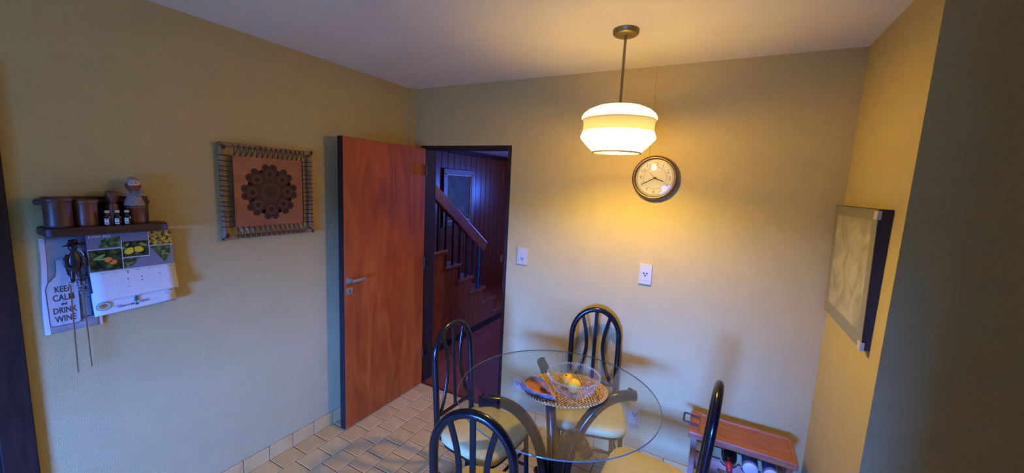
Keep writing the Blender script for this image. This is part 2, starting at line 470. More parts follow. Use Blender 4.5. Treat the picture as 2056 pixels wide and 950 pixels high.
# staircase rising towards the kitchen wall along the plank wall
SX = -0.15
st = thing('staircase', 'dark wooden staircase with black balusters seen through the open doorway', 'staircase', (SX, 0.65, 0))
edges = [2.02, 1.72, 1.45, 1.19, 0.92, 0.68, 0.42, 0.16]       # tread fronts (y), rising towards the kitchen
rise = 0.182
for i in range(len(edges) - 1):
    y1, y0 = edges[i], edges[i + 1]
    z = 0.165 + i * rise
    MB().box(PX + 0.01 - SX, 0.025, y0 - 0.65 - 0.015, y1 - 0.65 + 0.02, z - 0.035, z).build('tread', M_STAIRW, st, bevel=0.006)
    MB().box(PX + 0.01 - SX, -0.005, y1 - 0.65 - 0.015, y1 - 0.65, z - rise, z - 0.035).build('riser', M_STAIRW, st)
    n = 2
    for k in range(n):
        a = y0 + (y1 - y0) * k / n; b = y0 + (y1 - y0) * (k + 1) / n
        MB().box(-0.02, 0.0, a - 0.65 + 0.0015, b - 0.65 - 0.0015, 0, z - 0.036).build('side_board', M_STAIRW, st, bevel=0.003, bseg=1)
MB().box(0, 0.012, 0.16 - 0.65, 2.02 - 0.65, 0, 0.07).build('skirting', M_DARKWOOD, st)
def rail_z(y): return 1.02 + (1.43 - y) * 0.69
MB().bar((0, 1.44 - 0.65, rail_z(1.44)), (0, 0.2 - 0.65, rail_z(0.2)), 0.05, 0.125).build('handrail', M_STAIRW, st, bevel=0.008)
def step_z(y):
    for i in range(len(edges) - 1):
        if edges[i + 1] <= y <= edges[i]: return 0.165 + i * rise
    return 0
for yb in (0.31, 0.435, 0.56, 0.685, 0.81, 0.935, 1.06, 1.185):
    MB().box(-0.010, 0.010, yb - 0.66, yb - 0.64, step_z(yb), rail_z(yb) - 0.04).build('baluster', M_IRON, st)
MB().box(-0.022, 0.022, 1.325 - 0.672, 1.325 - 0.628, step_z(1.325), rail_z(1.325) - 0.03).build('newel_post', M_IRON, st, bevel=0.004)

# framed picture on the plank wall in the hall
hp = thing('framed_picture', 'dark landscape picture in a dark wood frame with pale inner trim, hanging in the hall', 'picture', (PX + 0.002, 2.10, 1.55), ROT_L)
fr = MB()
W2, H2, fw = 0.37, 0.405, 0.075
fr.box(-W2, W2, H2 - fw, H2, 0, 0.03).box(-W2, W2, -H2, -H2 + fw, 0, 0.03).box(-W2, -W2 + fw, -H2 + fw, H2 - fw, 0, 0.03).box(W2 - fw, W2, -H2 + fw, H2 - fw, 0, 0.03)
fr.build('frame', plain('hall_frame_wood', (0.10, 0.05, 0.03), 0.4, var=.2), hp, bevel=0.006)
w, h, t = W2 - fw, H2 - fw, 0.014
MB().box(-w, w, h - t, h, 0, 0.022).box(-w, w, -h, -h + t, 0, 0.022).box(-w, -w + t, -h + t, h - t, 0, 0.022).box(w - t, w, -h + t, h - t, 0, 0.022).build('inner_trim', plain('gilt_trim', (0.55, 0.42, 0.22), 0.4), hp)
MB().box(-w + t, w - t, -h + t, h - t, 0, 0.012).build('canvas', ramp_noise('dark_landscape', [(0.3, (0.02, 0.045, 0.05)), (0.5, (0.06, 0.10, 0.09)), (0.72, (0.17, 0.20, 0.15))], 5, 5, 0.65, distortion=1.0), hp)
so = thing('hall_socket', 'small cream socket plate low on the hall planks beside the door jamb', 'socket', (PX + 0.003, 3.44, 0.46), ROT_L)
MB().box(-0.04, 0.04, -0.06, 0.06, 0, 0.01).build('plate', M_CREAM, so, bevel=0.002)
MB().box(-0.012, 0.012, 0.0, 0.03, 0.0095, 0.011).build('socket_insert', M_SLOT, so)

# ------------------------------------------------------------------ pendant lamp over the table
LX, LY = 1.857, -0.60
lamp = thing('pendant_lamp', 'lit opal glass pendant lamp with amber band hanging over the glass table', 'lamp', (LX, LY, H))
MB().lathe([(0.0, -0.004), (0.045, -0.004), (0.058, -0.003), (0.060, 0.0)][::-1] and [(0.012, -0.024), (0.05, -0.024), (0.058, -0.018), (0.060, 0.0)], 32).build('ceiling_canopy', M_BRASS, lamp)
MB().lathe([(0.0065, -0.335), (0.0065, -0.02)], 12).build('rod', M_BRASS, lamp)
MB().lathe([(0.016, -0.464), (0.018, -0.458), (0.018, -0.43), (0.010, -0.42), (0.010, -0.345), (0.022, -0.345), (0.012, -0.335), (0.0, -0.335)], 20).build('lamp_holder', M_BRASS, lamp)
sh_up = [(0.022, -0.336), (0.070, -0.339), (0.110, -0.347), (0.145, -0.362), (0.166, -0.379), (0.1755, -0.396), (0.1750, -0.402), (0.169, -0.409)]
sh_band = [(0.169, -0.409), (0.1655, -0.418), (0.1640, -0.432), (0.1645, -0.450), (0.1665, -0.462)]
sh_mid = [(0.1665, -0.462), (0.171, -0.474), (0.1755, -0.484)]
sh_low = [(0.1755, -0.484), (0.1750, -0.491), (0.165, -0.504), (0.140, -0.530), (0.120, -0.549), (0.112, -0.556)]
M_SH_UP = shade_glass('opal_glass_cream', (0.060, 0.072, 0.25), (1.0, 0.88, 0.50), 0.80)
M_SH_BAND = shade_glass('amber_band_glass', (0.030, 0.0245, 0.030), (1.0, 0.86, 0.48), 0.93)
M_SH_LOW = shade_glass('opal_glass_white', (0.092, 0.125, 0.66), (1.0, 0.88, 0.50), 0.7)
shade = MB().lathe(sh_up, 56, capb=False, capt=False).build('shade', M_SH_UP, lamp)
MB().lathe(sh_band, 56, capb=False, capt=False).build('amber_band', M_SH_BAND, shade)
MB().lathe(sh_mid + sh_low[1:], 56, capb=False, capt=False).build('lower_bowl', M_SH_LOW, shade)
for r, z in ((0.1695, -0.409), (0.1668, -0.462)):
    MB().tube([(r * math.cos(a * PI / 32), r * math.sin(a * PI / 32), z) for a in range(64)], 0.0007, 6, closed=True).build('edge_line', M_SH_BAND, shade)
MB().tube([(0.1115 * math.cos(a * PI / 32), 0.1115 * math.sin(a * PI / 32), -0.558) for a in range(64)], 0.0042, 8, closed=True).build('rim', M_SH_BAND, shade)
MB().lathe([(0.013, -0.462), (0.014, -0.470), (0.022, -0.484), (0.030, -0.500), (0.032, -0.512), (0.028, -0.526), (0.016, -0.537), (0.0, -0.540)], 20).build('bulb', emit('bulb_glow', (1.0, 0.68, 0.11), BULB), lamp)

# ------------------------------------------------------------------ dining chairs
def make_chair():
    t = thing('dining_chair', '-', 'chair', group='tubular chairs around the glass table')
    w, zt, h, r = 0.150, 1.003, 0.178, 0.0168
    tilt = lambda z: -(z - 0.45) * 0.07 if z > 0.45 else -(0.45 - z) * 0.06
    pts = [(-w - 0.012, tilt(0.0), 0.004), (-w - 0.006, tilt(0.22), 0.22)]
    for z in (0.42, 0.50, 0.60, 0.70, 0.78): pts.append((-w, tilt(z), z))
    for k in range(0, 21):
        a = PI * k / 20; z = zt - h + h * math.sin(a)
        pts.append((-w * math.cos(a), tilt(z), z))
    pts += [(-p[0], p[1], p[2]) for p in pts[:7][::-1]]
    MB().tube(pts, r, 14).build('hoop_frame', M_BLACK, t)
    def slat(us):
        zs = us
        m = MB(); P = [Vector((u, tilt(z) + 0.002, z)) for u, z in zs]; P = catmull(P, 5)
        vs = []; fs = []
        for i, p in enumerate(P):
            dd = (P[min(i + 1, len(P) - 1)] - P[max(i - 1, 0)]).normalized()
            side = dd.cross(Vector((0, 1, 0))).normalized()
            for a, b in ((-1, -1), (1, -1), (1, 1), (-1, 1)): vs.append(p + side * a * 0.0115 + Vector((0, b * 0.0045, 0)))
        n = len(P)
        for i in range(n - 1):
            for k in range(4): fs.append((i * 4 + k, i * 4 + (k + 1) % 4, i * 4 + 4 + (k + 1) % 4, i * 4 + 4 + k))
        fs += [(3, 2, 1, 0), (4 * n - 4, 4 * n - 3, 4 * n - 2, 4 * n - 1)]
        return m.add(vs, fs).build('back_slat', M_BLACK, t, bevel=0.003)
    slat([(0, 0.515), (0, 0.7), (0, 0.85), (0, 0.998)])
    for s in (-1, 1): slat([(s * 0.125, 0.515), (s * 0.088, 0.60), (s * 0.054, 0.73), (s * 0.058, 0.84), (s * 0.088, 0.965)])
    MB().tube([(-w, tilt(0.515), 0.515), (w, tilt(0.515), 0.515)], 0.010, 10).build('back_rail', M_BLACK, t)
    # padded seat: rounded outline, domed
    def outline(ins, n=48):
        o = []
        for k in range(n):
            a = 2 * PI * k / n
            c, s_ = math.cos(a), math.sin(a); e = 0.42
            x = math.copysign(abs(c) ** e, c); y = math.copysign(abs(s_) ** e, s_)
            hw = (0.205 - ins) * (1.0 + 0.05 * y)
            o.append((x * hw, 0.214 + y * (0.192 - ins)))
        return o
    rings = [(0.006, 0.416), (0.0, 0.424), (0.0, 0.444), (0.006, 0.456), (0.020, 0.463), (0.06, 0.468), (0.12, 0.471)]
    vs = []; fs = []; n = 48
    for ins, z in rings:
        vs += [(x, y, z) for x, y in outline(ins)]
    for i in range(len(rings) - 1):
        for k in range(n): fs.append((i * n + k, i * n + (k + 1) % n, (i + 1) * n + (k + 1) % n, (i + 1) * n + k))
    fs.append(tuple(range(n))[::-1]); fs.append(tuple(range((len(rings) - 1) * n, len(rings) * n)))
    MB().add(vs, fs, 0, True).build('seat', M_SEAT, t)
    MB().tube([(x, y, 0.407) for x, y in outline(0.014)], 0.009, 8, closed=True).build('seat_frame', M_BLACK, t)
    for s in (-1, 1):
        MB().tube([(s * 0.172, 0.372, 0.41), (s * 0.178, 0.382, 0.2), (s * 0.183, 0.392, 0.004)], 0.0135, 12).build('leg', M_BLACK, t)
        MB().tube([(s * 0.157, 0.0, 0.415), (s * 0.172, 0.37, 0.398)], 0.009, 8).build('side_rail', M_BLACK, t)
        MB().tube([(s * 0.155, -0.015, 0.20), (s * 0.178, 0.382, 0.20)], 0.008, 8).build('stretcher', M_BLACK, t)
    MB().tube([(-0.175, 0.377, 0.31), (0.175, 0.377, 0.31)], 0.008, 8).build('stretcher', M_BLACK, t)
    return t
ch = make_chair()
chairs = [((1.700, -0.125), 3.42, 'black tubular dining chair with cream seat standing against the back wall'),
          ((1.655, -1.442), 0.217, 'black tubular dining chair nearest the viewer, its arched back turned to us'),
          ((1.112, -0.812), -1.64, 'black tubular dining chair with cream seat standing beside the doorway'),
          ((2.362, -0.775), 1.545, 'black tubular dining chair seen edge-on in front of the wooden bottle rack')]
for i, ((cx, cy), a, lab) in enumerate(chairs):
    o = ch if i == 0 else copy_tree(ch)
    o.location = (cx, cy, 0); o.rotation_euler = (0, 0, a); o['label'] = lab

# ------------------------------------------------------------------ round glass table
TX, TY, TZ = 1.692, -0.748, 0.750
tb = thing('dining_table', 'round clear glass dining table on four curved black tubular arms', 'table', (1.70, -0.728, 0))
for k in range(4):
    a = math.radians(37 + 90 * k); c, s = math.cos(a), math.sin(a)
    prof = [(0.415, 0.704), (0.36, 0.706), (0.29, 0.692), (0.22, 0.650), (0.155, 0.575), (0.105, 0.48), (0.072, 0.37), (0.056, 0.25), (0.056, 0.15), (0.075, 0.085), (0.13, 0.045), (0.22, 0.032), (0.34, 0.030)]
    arm = MB().tube(catmull([(r * c, r * s, z) for r, z in prof], 4), 0.0285, 14).build('arm', M_BLACK, tb)
    MB().lathe([(0.012, 0.725), (0.014, 0.7420), (0.0, 0.7420)], 12, (0.385 * c, 0.385 * s, 0)).build('rubber_pad', M_IRON, arm)
M_GL = thin_glass('table_glass', (0.90, 0.925, 0.90), 1.0, 1.50)
M_GLE = plain('glass_edge', (0.10, 0.14, 0.13), 0.08, coat=0.6)
seg = 128; R_ = 0.503
vs = []
for r, z in ((R_ - 0.0015, 0.7425), (R_, 0.7440), (R_, 0.7480), (R_ - 0.0015, 0.7495)):
    vs += [(r * math.cos(2 * PI * k / seg), r * math.sin(2 * PI * k / seg), z) for k in range(seg)]
g = MB()
g.add(vs, [tuple(range(seg))[::-1], tuple(range(3 * seg, 4 * seg))], 0)
g.add(vs, [(i * seg + k, i * seg + (k + 1) % seg, (i + 1) * seg + (k + 1) % seg, (i + 1) * seg + k) for i in range(3) for k in range(seg)], 1, True)
g.build('glass_top', [M_GL, M_GLE], tb, (TX - 1.70, TY + 0.728, 0))

# woven placemat
MX, MY, MANG = 1.724, -0.716, math.radians(33)
mat_ = thing('placemat', 'oval placemat of braided golden straw on the glass table', 'placemat', (MX, MY, 0.7498), (0, 0, MANG))
M_STRAW = ramp_noise('golden_straw', [(0.3, (0.36, 0.19, 0.05)), (0.7, (0.62, 0.40, 0.13))], 30, 5, 0.6)
M_STRAW2 = ramp_noise('pale_straw', [(0.3, (0.45, 0.28, 0.10)), (0.7, (0.72, 0.53, 0.25))], 30, 5, 0.6)
A_, B_ = 0.215, 0.170
MB().lathe([(1.0, 0.001), (1.0, 0.005)], 64).build('backing', M_STRAW, mat_)
bk = [o for o in mat_.children if o.name.startswith('backing')][0]; bk.scale = (A_ - 0.01, B_ - 0.01, 1)
br_ = MB(); k0 = 0
for ring in range(9):
    a, b = A_ - 0.006 - ring * 0.0205, B_ - 0.006 - ring * 0.0185
    if b < 0.01: break
    per = PI * (3 * (a + b) - math.sqrt((3 * a + b) * (a + 3 * b)))
    n = max(6, int(per / 0.0165))
    for k in range(n):
        th = 2 * PI * k / n
        p = Vector((a * math.cos(th), b * math.sin(th), 0.008))
        tg = Vector((-a * math.sin(th), b * math.cos(th), 0)).normalized(); nr = Vector((tg.y, -tg.x, 0))
        for s in (1, -1):
            dd = (tg * 0.8 + nr * 0.62 * s).normalized()
            cc = p + nr * 0.0048 * s + tg * (0.004 * s)
            e1 = dd.cross(Vector((0, 0, 1)))
            L, w_, hh = 0.0118, 0.0052, 0.0048 + random.uniform(-.0006, .001)
            vs = [cc + dd * L, cc - dd * L]
            for q in range(6):
                an = 2 * PI * q / 6
                vs.append(cc + e1 * w_ * math.cos(an) + Vector((0, 0, hh * math.sin(an))))
            fs = [(0, 2 + q, 2 + (q + 1) % 6) for q in range(6)] + [(1, 2 + (q + 1) % 6, 2 + q) for q in range(6)]
            br_.add(vs, fs, 1 if ring == 0 or random.random() < 0.3 else 0, True)
bo = br_.build('braid', [M_STRAW, M_STRAW2], mat_); bo['kind'] = 'stuff'

# crystal bowl with fruit
BX, BY, BZ = 1.772, -0.742, 0.7640
bowl = thing('crystal_bowl', 'clear cut crystal bowl with scalloped rim holding the yellow fruit', 'bowl', (BX, BY, BZ))
M_CRY = thin_glass('crystal', (0.95, 0.96, 0.96), 1.0, 1.6, haze=0.015)
prof = [(0.0, 0.0), (0.050, 0.0), (0.060, 0.003), (0.078, 0.014), (0.097, 0.034), (0.112, 0.058), (0.124, 0.085), (0.129, 0.094), (0.126, 0.096), (0.119, 0.085), (0.107, 0.059), (0.092, 0.037), (0.073, 0.019), (0.056, 0.009), (0.0, 0.008)]
bw = MB(); sg = 96
def wob(th, h): return 1 + 0.020 * math.cos(12 * th) * min(1, max(0, h - 0.008) / 0.05)
bw.lathe(prof, sg, capb=False, capt=False, wob=wob)
bw.build('bowl_body', M_CRY, bowl)
cut = MB()
for k in range(12):
    a0 = 2 * PI * k / 12
    for s in (-1, 1):
        P = []
        for q in range(6):
            u = q / 5; z = 0.006 + 0.080 * u; r = 0.066 + 0.0605 * u ** 0.62
            a = a0 + s * u * 0.26
            P.append(((r + 0.001) * math.cos(a), (r + 0.001) * math.sin(a), z))
        cut.tube(P, 0.0016, 5)
    for q in range(8):          # little star burst between the arcs
        aa = 2 * PI * q / 8
        def on_wall(da, dz):
            z = 0.046 + dz; r = 0.066 + 0.0605 * ((z - 0.006) / 0.080) ** 0.62 + 0.0012
            return (r * math.cos(a0 + da), r * math.sin(a0 + da), z)
        cut.tube([on_wall(0, 0), on_wall(0.13 * math.sin(aa), 0.017 * math.cos(aa))], 0.0009, 4)
cut.build('cut_pattern', thin_glass('crystal_cut', (0.9, 0.92, 0.92), 1.0, 2.0, haze=0.10), bowl)
bd = MB()
for k in range(60):
    a = 2 * PI * k / 60
    bd.ball((0.1285 * math.cos(a), 0.1285 * math.sin(a), 0.0965), 0.0058, 0.0058, 0.0048, 8, 6)
bd.build('beaded_rim', thin_glass('crystal_rim', (0.9, 0.92, 0.92), 1.0, 2.0, haze=0.12), bowl)
M_ORA = plain('tangerine_peel', (0.82, 0.40, 0.02), 0.42, var=0.08, vscale=30, bump=0.25, bscale=300)
M_LEM = plain('lemon_peel', (0.84, 0.52, 0.03), 0.42, var=0.08, vscale=30, bump=0.25, bscale=300)
M_STEM = plain('fruit_stem', (0.16, 0.12, 0.03), 0.8)
for nm, lab, (fx, fy, fz), r, m, rt in (('tangerine', 'orange tangerine at the back of the crystal bowl', (1.731, -0.710, 0.8075), 0.0315, M_ORA, (0.35, -0.2, 0)),
                                    ('lemon', 'golden yellow lemon at the front of the crystal bowl', (1.782, -0.756, 0.8115), 0.0355, M_LEM, (0.9, 0.15, 0.4))):
    f_ = thing(nm, lab, 'fruit', (fx, fy, fz), rt)
    pr = [(0.0, -r * 0.93), (r * 0.3, -r * 0.90), (r * 0.62, -r * 0.73), (r * 0.88, -r * 0.42), (r, 0), (r * 0.9, r * 0.42), (r * 0.64, r * 0.74), (r * 0.30, r * 0.92), (r * 0.12, r * 0.95), (0.0, r * 0.93)]
    if nm == 'lemon': pr = [(a, b * 1.08) for a, b in pr]
    MB().lathe(pr, 24, capb=False, capt=False).build('peel', m, f_, sub=1)
    MB().lathe([(0.005, r * 0.9), (0.006, r * 0.965), (0.0, r * 0.99)], 8, capb=False).build('stem_button', M_STEM, f_)

# large sea shell lying on the mat
shl = thing('sea_shell', 'open sea shell with purple-grey outside and glossy orange-brown hollow', 'shell', (1.622, -0.834, 0.7642), (0, 0, math.radians(-3)))
M_SHO = ramp_noise('shell_outside', [(0.3, (0.10, 0.07, 0.10)), (0.55, (0.22, 0.17, 0.20)), (0.75, (0.42, 0.33, 0.28))], 45, 6, 0.5, bump=0.5)
M_SHI = ramp_noise('shell_inside', [(0.3, (0.30, 0.11, 0.04)), (0.7, (0.55, 0.27, 0.12))], 18, 5, 0.2)
NS, NA = 20, 14
def shell_ring(t, inner):
    L = -0.085 + 0.185 * t
    w = 0.052 * (math.sin(min(1, t * 1.25 + 0.06) * PI) ** 0.6 if t < 0.75 else math.sin(PI * min(1, .9975)) ** .6)
    w = 0.052 * max(0.06, (1 - abs(2 * ((t ** 0.8) - 0.42)) ** 2.0)) ** 0.55 if t < 0.93 else 0.006
    d = 0.042 * max(0.12, (1 - t) ** 0.45) * (1 if t > 0.12 else 0.55 + t * 3.7)
    o = []
    for k in range(NA):
        a = PI * k / (NA - 1)
        s_ = 0.86 if inner else 1.0
        y = -math.cos(a) * w * s_ - 0.018 * t
        zz = d * (1 - math.sin(a) * s_) + (0.010 * math.sin(t * 9 + k * .8) * .35) + (0.004 if k in (0, NA - 1) else 0) + 0.012 * math.sin(PI * t) * (k / (NA - 1))
        o.append((L, y, max(0.001, zz)))
    return o
so_, si_ = [], []
for i in range(NS + 1):
    so_ += shell_ring(i / NS, False); si_ += shell_ring(i / NS, True)
fs = [(i * NA + k, i * NA + k + 1, (i + 1) * NA + k + 1, (i + 1) * NA + k) for i in range(NS) for k in range(NA - 1)]
MB().add(so_, fs, 0, True).build('outer_shell', M_SHO, shl)
MB().add(si_, [f[::-1] for f in fs], 0, True).build('inner_lining', M_SHI, shl)
lip = MB()
lip.tube([(so_[i * NA][0], so_[i * NA][1], so_[i * NA][2]) for i in range(NS + 1)], 0.0055, 8)
lip.tube([(so_[i * NA + NA - 1][0], so_[i * NA + NA - 1][1], so_[i * NA + NA - 1][2]) for i in range(NS + 1)], 0.0045, 8)
lip.build('lip', M_SHO, shl)
MB().tube(catmull([(0.015, 0.028, 0.030), (0.045, 0.016, 0.034), (0.075, -0.004, 0.022), (0.108, -0.022, 0.010)], 5), [0.017] * 5 + [0.016] * 5 + [0.010] * 5 + [0.004], 10).build('spire', M_SHI, shl)

# ------------------------------------------------------------------ wall clock
ck = thing('wall_clock', 'round wall clock in a bronze rim reading twenty to four', 'clock', (1.957, 0, 1.861), ROT_B)
M_BRONZE = plain('bronze_rim', (0.16, 0.10, 0.055), 0.30, metal=0.75)
M_DIAL = plain('dial_paper', (0.62, 0.59, 0.46), 0.6)
M_DIAL2 = plain('dial_ring_paper', (0.68, 0.65, 0.52), 0.6)
M_INK = plain('dark_ink', (0.05, 0.045, 0.04), 0.6)
M_INKG = plain('grey_ink', (0.20, 0.19, 0.16), 0.6)
MB().lathe([(0.125, 0.0), (0.132, 0.012), (0.1325, 0.030), (0.129, 0.043), (0.122, 0.050), (0.115, 0.049), (0.112, 0.040), (0.112, 0.016)], 64, capb=True, capt=False).build('rim', M_BRONZE, ck)
MB().lathe([(0.112, 0.012), (0.112, 0.016)], 48).build('back_plate', plain('dial_surround', (0.36, 0.34, 0.28), 0.35), ck)
dial = MB().lathe([(0.100, 0.016), (0.100, 0.019)], 48).build('dial', M_DIAL2, ck)
MB().tube([(0.066 * math.cos(a * PI / 24), 0.066 * math.sin(a * PI / 24), 0.019) for a in range(48)], 0.0008, 4, closed=True).build('dial_circle', M_INKG, dial)
for i in range(1, 13):
    a = PI / 2 - 2 * PI * i / 12
    text(str(i), 0.031, M_INKG, dial, 0.083 * math.cos(a), 0.083 * math.sin(a), 0.0196, 'numeral')
def hand(name, ang, l, tail, w, z, m):
    a = math.radians(90 - ang); c, s = math.cos(a), math.sin(a)
    P = [(-tail, -w * .6), (l * .75, -w), (l, 0), (l * .75, w), (-tail, w * .6)]
    MB().prism([(x * c - y * s, x * s + y * c) for x, y in P], z, z + 0.0012).build(name, m, ck)
hand('minute_hand', 241, 0.088, 0.012, 0.0026, 0.0235, M_INK)
hand('hour_hand', 111, 0.062, 0.012, 0.0032, 0.0215, M_INK)
hand('second_hand', 314, 0.050, 0.034, 0.0011, 0.0255, M_INK)
MB().lathe([(0.005, 0.019), (0.005, 0.028), (0.0, 0.0285)], 12).build('hub', M_INK, ck)
MB().lathe([(0.1135, 0.0405), (0.08, 0.0435), (0.04, 0.0452), (0.0, 0.0457)], 48, capb=False).build('glass_cover', thin_glass('clock_glass', (0.94, 0.95, 0.94), 1.0, 1.5), ck)

# ------------------------------------------------------------------ switch and sockets on the back wall
def plate(name, lab, cat, x, z, w, h, kind):
    t = thing(name, lab, cat, (x, 0, z), ROT_B, 'wall plates on the back wall')
    MB().box(-w / 2, w / 2, -h / 2, h / 2, 0, 0.011).build('plate', M_CREAM, t, bevel=0.003)
    iw, ih = w * 0.56, h * 0.64
    if kind == 'switch':
        MB().box(-iw / 2, iw / 2, ih * 0.20, ih * 0.5, 0.010, 0.0145).build('rocker', M_WHITE, t, bevel=0.0015)
        MB().box(-iw / 2, iw / 2, ih * -0.06, ih * 0.19, 0.010, 0.0140).build('rocker', M_WHITE, t, bevel=0.0015)
        ins = MB().box(-iw / 2, iw / 2, -ih * 0.5, ih * -0.07, 0.010, 0.0125).build('socket_insert', M_WHITE, t, bevel=0.001)
        cy, rr = -ih * 0.285, min(iw, ih) * 0.36
    else:
        ins = MB().box(-iw / 2, iw / 2, -ih * 0.5, ih * 0.5, 0.010, 0.0130).build('socket_insert', M_WHITE, t, bevel=0.0015)
        cy, rr = 0.0, iw * 0.46
    MB().disc(0, cy, 0.01315, rr, seg=24).build('socket_recess', M_SOCK, ins)
    h_ = MB()
    for sx, sy, ro in ((-0.45, 0.30, 0.6), (0.45, 0.30, -0.6), (0, -0.42, 0)):
        h_.disc(sx * rr, cy + sy * rr, 0.0134, rr * 0.24, rr * 0.34, 8, rot=ro)
    h_.build('pin_slots', M_SLOT, ins)
plate('light_switch', 'ivory switch plate with rockers and socket right beside the doorway', 'switch', 1.0885, 1.269, 0.086, 0.128, 'switch')
plate('wall_socket', 'ivory wall socket below the clock, above the table', 'socket', 1.953, 1.265, 0.078, 0.130, 'socket')
plate('wall_socket', 'low wall socket seen through the glass tabletop nearest the doorway', 'socket', 1.104, 0.286, 0.080, 0.110, 'socket')
plate('wall_socket', 'low wall socket seen through the right side of the glass tabletop', 'socket', 1.969, 0.325, 0.078, 0.135, 'socket')

# ------------------------------------------------------------------ boxed picture on the right niche wall
PW, PH = 0.303, 0.262
bp = thing('boxed_picture', 'faded watercolour behind glass in a deep black box frame', 'picture', (XR - 0.001, -0.363, 1.495), ROT_R)
TOPD, BOTD = 0.040, 0.024
def slant(mb_pts): return mb_pts
def zf(y): return BOTD + (TOPD - BOTD) * (y + PH) / (2 * PH)
vs = []
for x_, y_ in ((-PW, -PH), (PW, -PH), (PW, PH), (-PW, PH)): vs += [(x_, y_, 0), (x_, y_, zf(y_))]
MB().add(vs, [(0, 2, 3, 1), (2, 4, 5, 3), (4, 6, 7, 5), (6, 0, 1, 7), (0, 6, 4, 2), (1, 3, 5, 7)]).build('box_frame', plain('black_frame', (0.010, 0.009, 0.009), 0.45), bp)
def quad_on(x0, x1, y0, y1, e, name, m, par=bp):
    return MB().add([(x0, y0, zf(y0) + e), (x1, y0, zf(y0) + e), (x1, y1, zf(y1) + e), (x0, y1, zf(y1) + e)], [(0, 1, 2, 3)]).build(name, m, par)
quad_on(-PW + 0.003, PW - 0.003, -PH + 0.003, PH - 0.003, 0.0006, 'mount_board', plain('olive_mount', (0.22, 0.20, 0.145), 0.6))
quad_on(-PW + 0.055, PW - 0.055, -PH + 0.055, PH - 0.045, 0.0012, 'watercolour_print', ramp_noise('faded_watercolour', [(0.25, (0.20, 0.17, 0.12)), (0.45, (0.40, 0.36, 0.25)), (0.6, (0.56, 0.52, 0.40)), (0.75, (0.46, 0.36, 0.10))], 5.5, 5, 0.7, distortion=1.6))
quad_on(-PW, PW, -PH, PH, 0.004, 'glass_pane', thin_glass('picture_glass', (0.92, 0.93, 0.90), 1.0, 1.45))
for y_ in (-PH + 0.012, PH - 0.022):
    MB().box(PW - 0.030, PW + 0.003, y_ - 0.016, y_ + 0.016, zf(y_) - 0.008, zf(y_) + 0.006).build('corner_clip', M_WHITE, bp, bevel=0.002)

# ------------------------------------------------------------------ wooden bottle rack in the corner
rk = thing('bottle_rack', 'small reddish wooden bottle rack with tray top in the niche corner', 'rack', (2.545, -0.19, 0))
M_RW = ramp_noise('reddish_tray_wood', [(0.3, (0.25, 0.075, 0.025)), (0.7, (0.42, 0.15, 0.05))], 8, 6, 0.38, (1, 6, 6), 0.6)
M_RW2 = ramp_noise('pale_rack_wood', [(0.3, (0.30, 0.16, 0.09)), (0.7, (0.44, 0.27, 0.17))], 8, 6, 0.5, (1, 6, 6), 0.6)
RZ = 0.50
MB().box(-0.245, 0.245, -0.115, 0.115, RZ - 0.030, RZ - 0.006).build('tray_board', M_RW, rk, bevel=0.003)
MB().box(-0.245, 0.245, -0.122, -0.098, RZ - 0.034, RZ + 0.002).build('tray_edge', M_RW, rk, bevel=0.005)
MB().box(-0.245, 0.245, 0.098, 0.122, RZ - 0.034, RZ + 0.002).build('tray_edge', M_RW, rk, bevel=0.005)
MB().box(0.224, 0.247, -0.098, 0.098, RZ - 0.034, RZ + 0.002).build('tray_edge', M_RW, rk, bevel=0.005)
MB().box(-0.247, -0.195, -0.098, 0.098, RZ - 0.034, RZ + 0.003).build('tray_edge', M_RW, rk, bevel=0.005)
MB().tube(catmull([(-0.200, -0.045, RZ + 0.006), (-0.235, -0.045, RZ + 0.010), (-0.268, -0.045, RZ + 0.012), (-0.278, -0.038, RZ + 0.012), (-0.278, 0.038, RZ + 0.012), (-0.268, 0.045, RZ + 0.012), (-0.235, 0.045, RZ + 0.010), (-0.200, 0.045, RZ + 0.006)], 4), 0.005, 8).build('iron_handle', M_IRON, rk)
for sx in (-1, 1):
    for sy in (-1, 1):
        MB().box(sx * 0.215 - 0.014, sx * 0.215 + 0.014, sy * 0.092 - 0.014, sy * 0.092 + 0.014, 0, RZ - 0.032).build('leg', M_RW2 if sx < 0 else M_RW, rk, bevel=0.003)
    for z_ in (0.40, 0.22, 0.06):
        MB().box(sx * 0.215 - 0.009, sx * 0.215 + 0.009, -0.08, 0.08, z_ - 0.02, z_ + 0.02).build('side_rail', M_RW2, rk, bevel=0.002)
# front rails scooped for the bottles
for z_ in (0.365, 0.19):
    for yy in (-0.105, 0.085):
        out = [(-0.201, z_ - 0.03), (0.201, z_ - 0.03), (0.201, z_ + 0.022)]
        for c_ in (0.143, 0.052, -0.042):
            for k in range(9):
                a = PI * k / 8
                out.append((c_ + 0.040 * math.cos(a), z_ + 0.022 - 0.030 * math.sin(a)))
        out.append((-0.201, z_ + 0.022))
        MB().prism(out, 0, 0.018).build('scooped_rail', M_RW2, rk, (0, yy + 0.018, 0), (PI / 2, 0, 0), bevel=0.002)
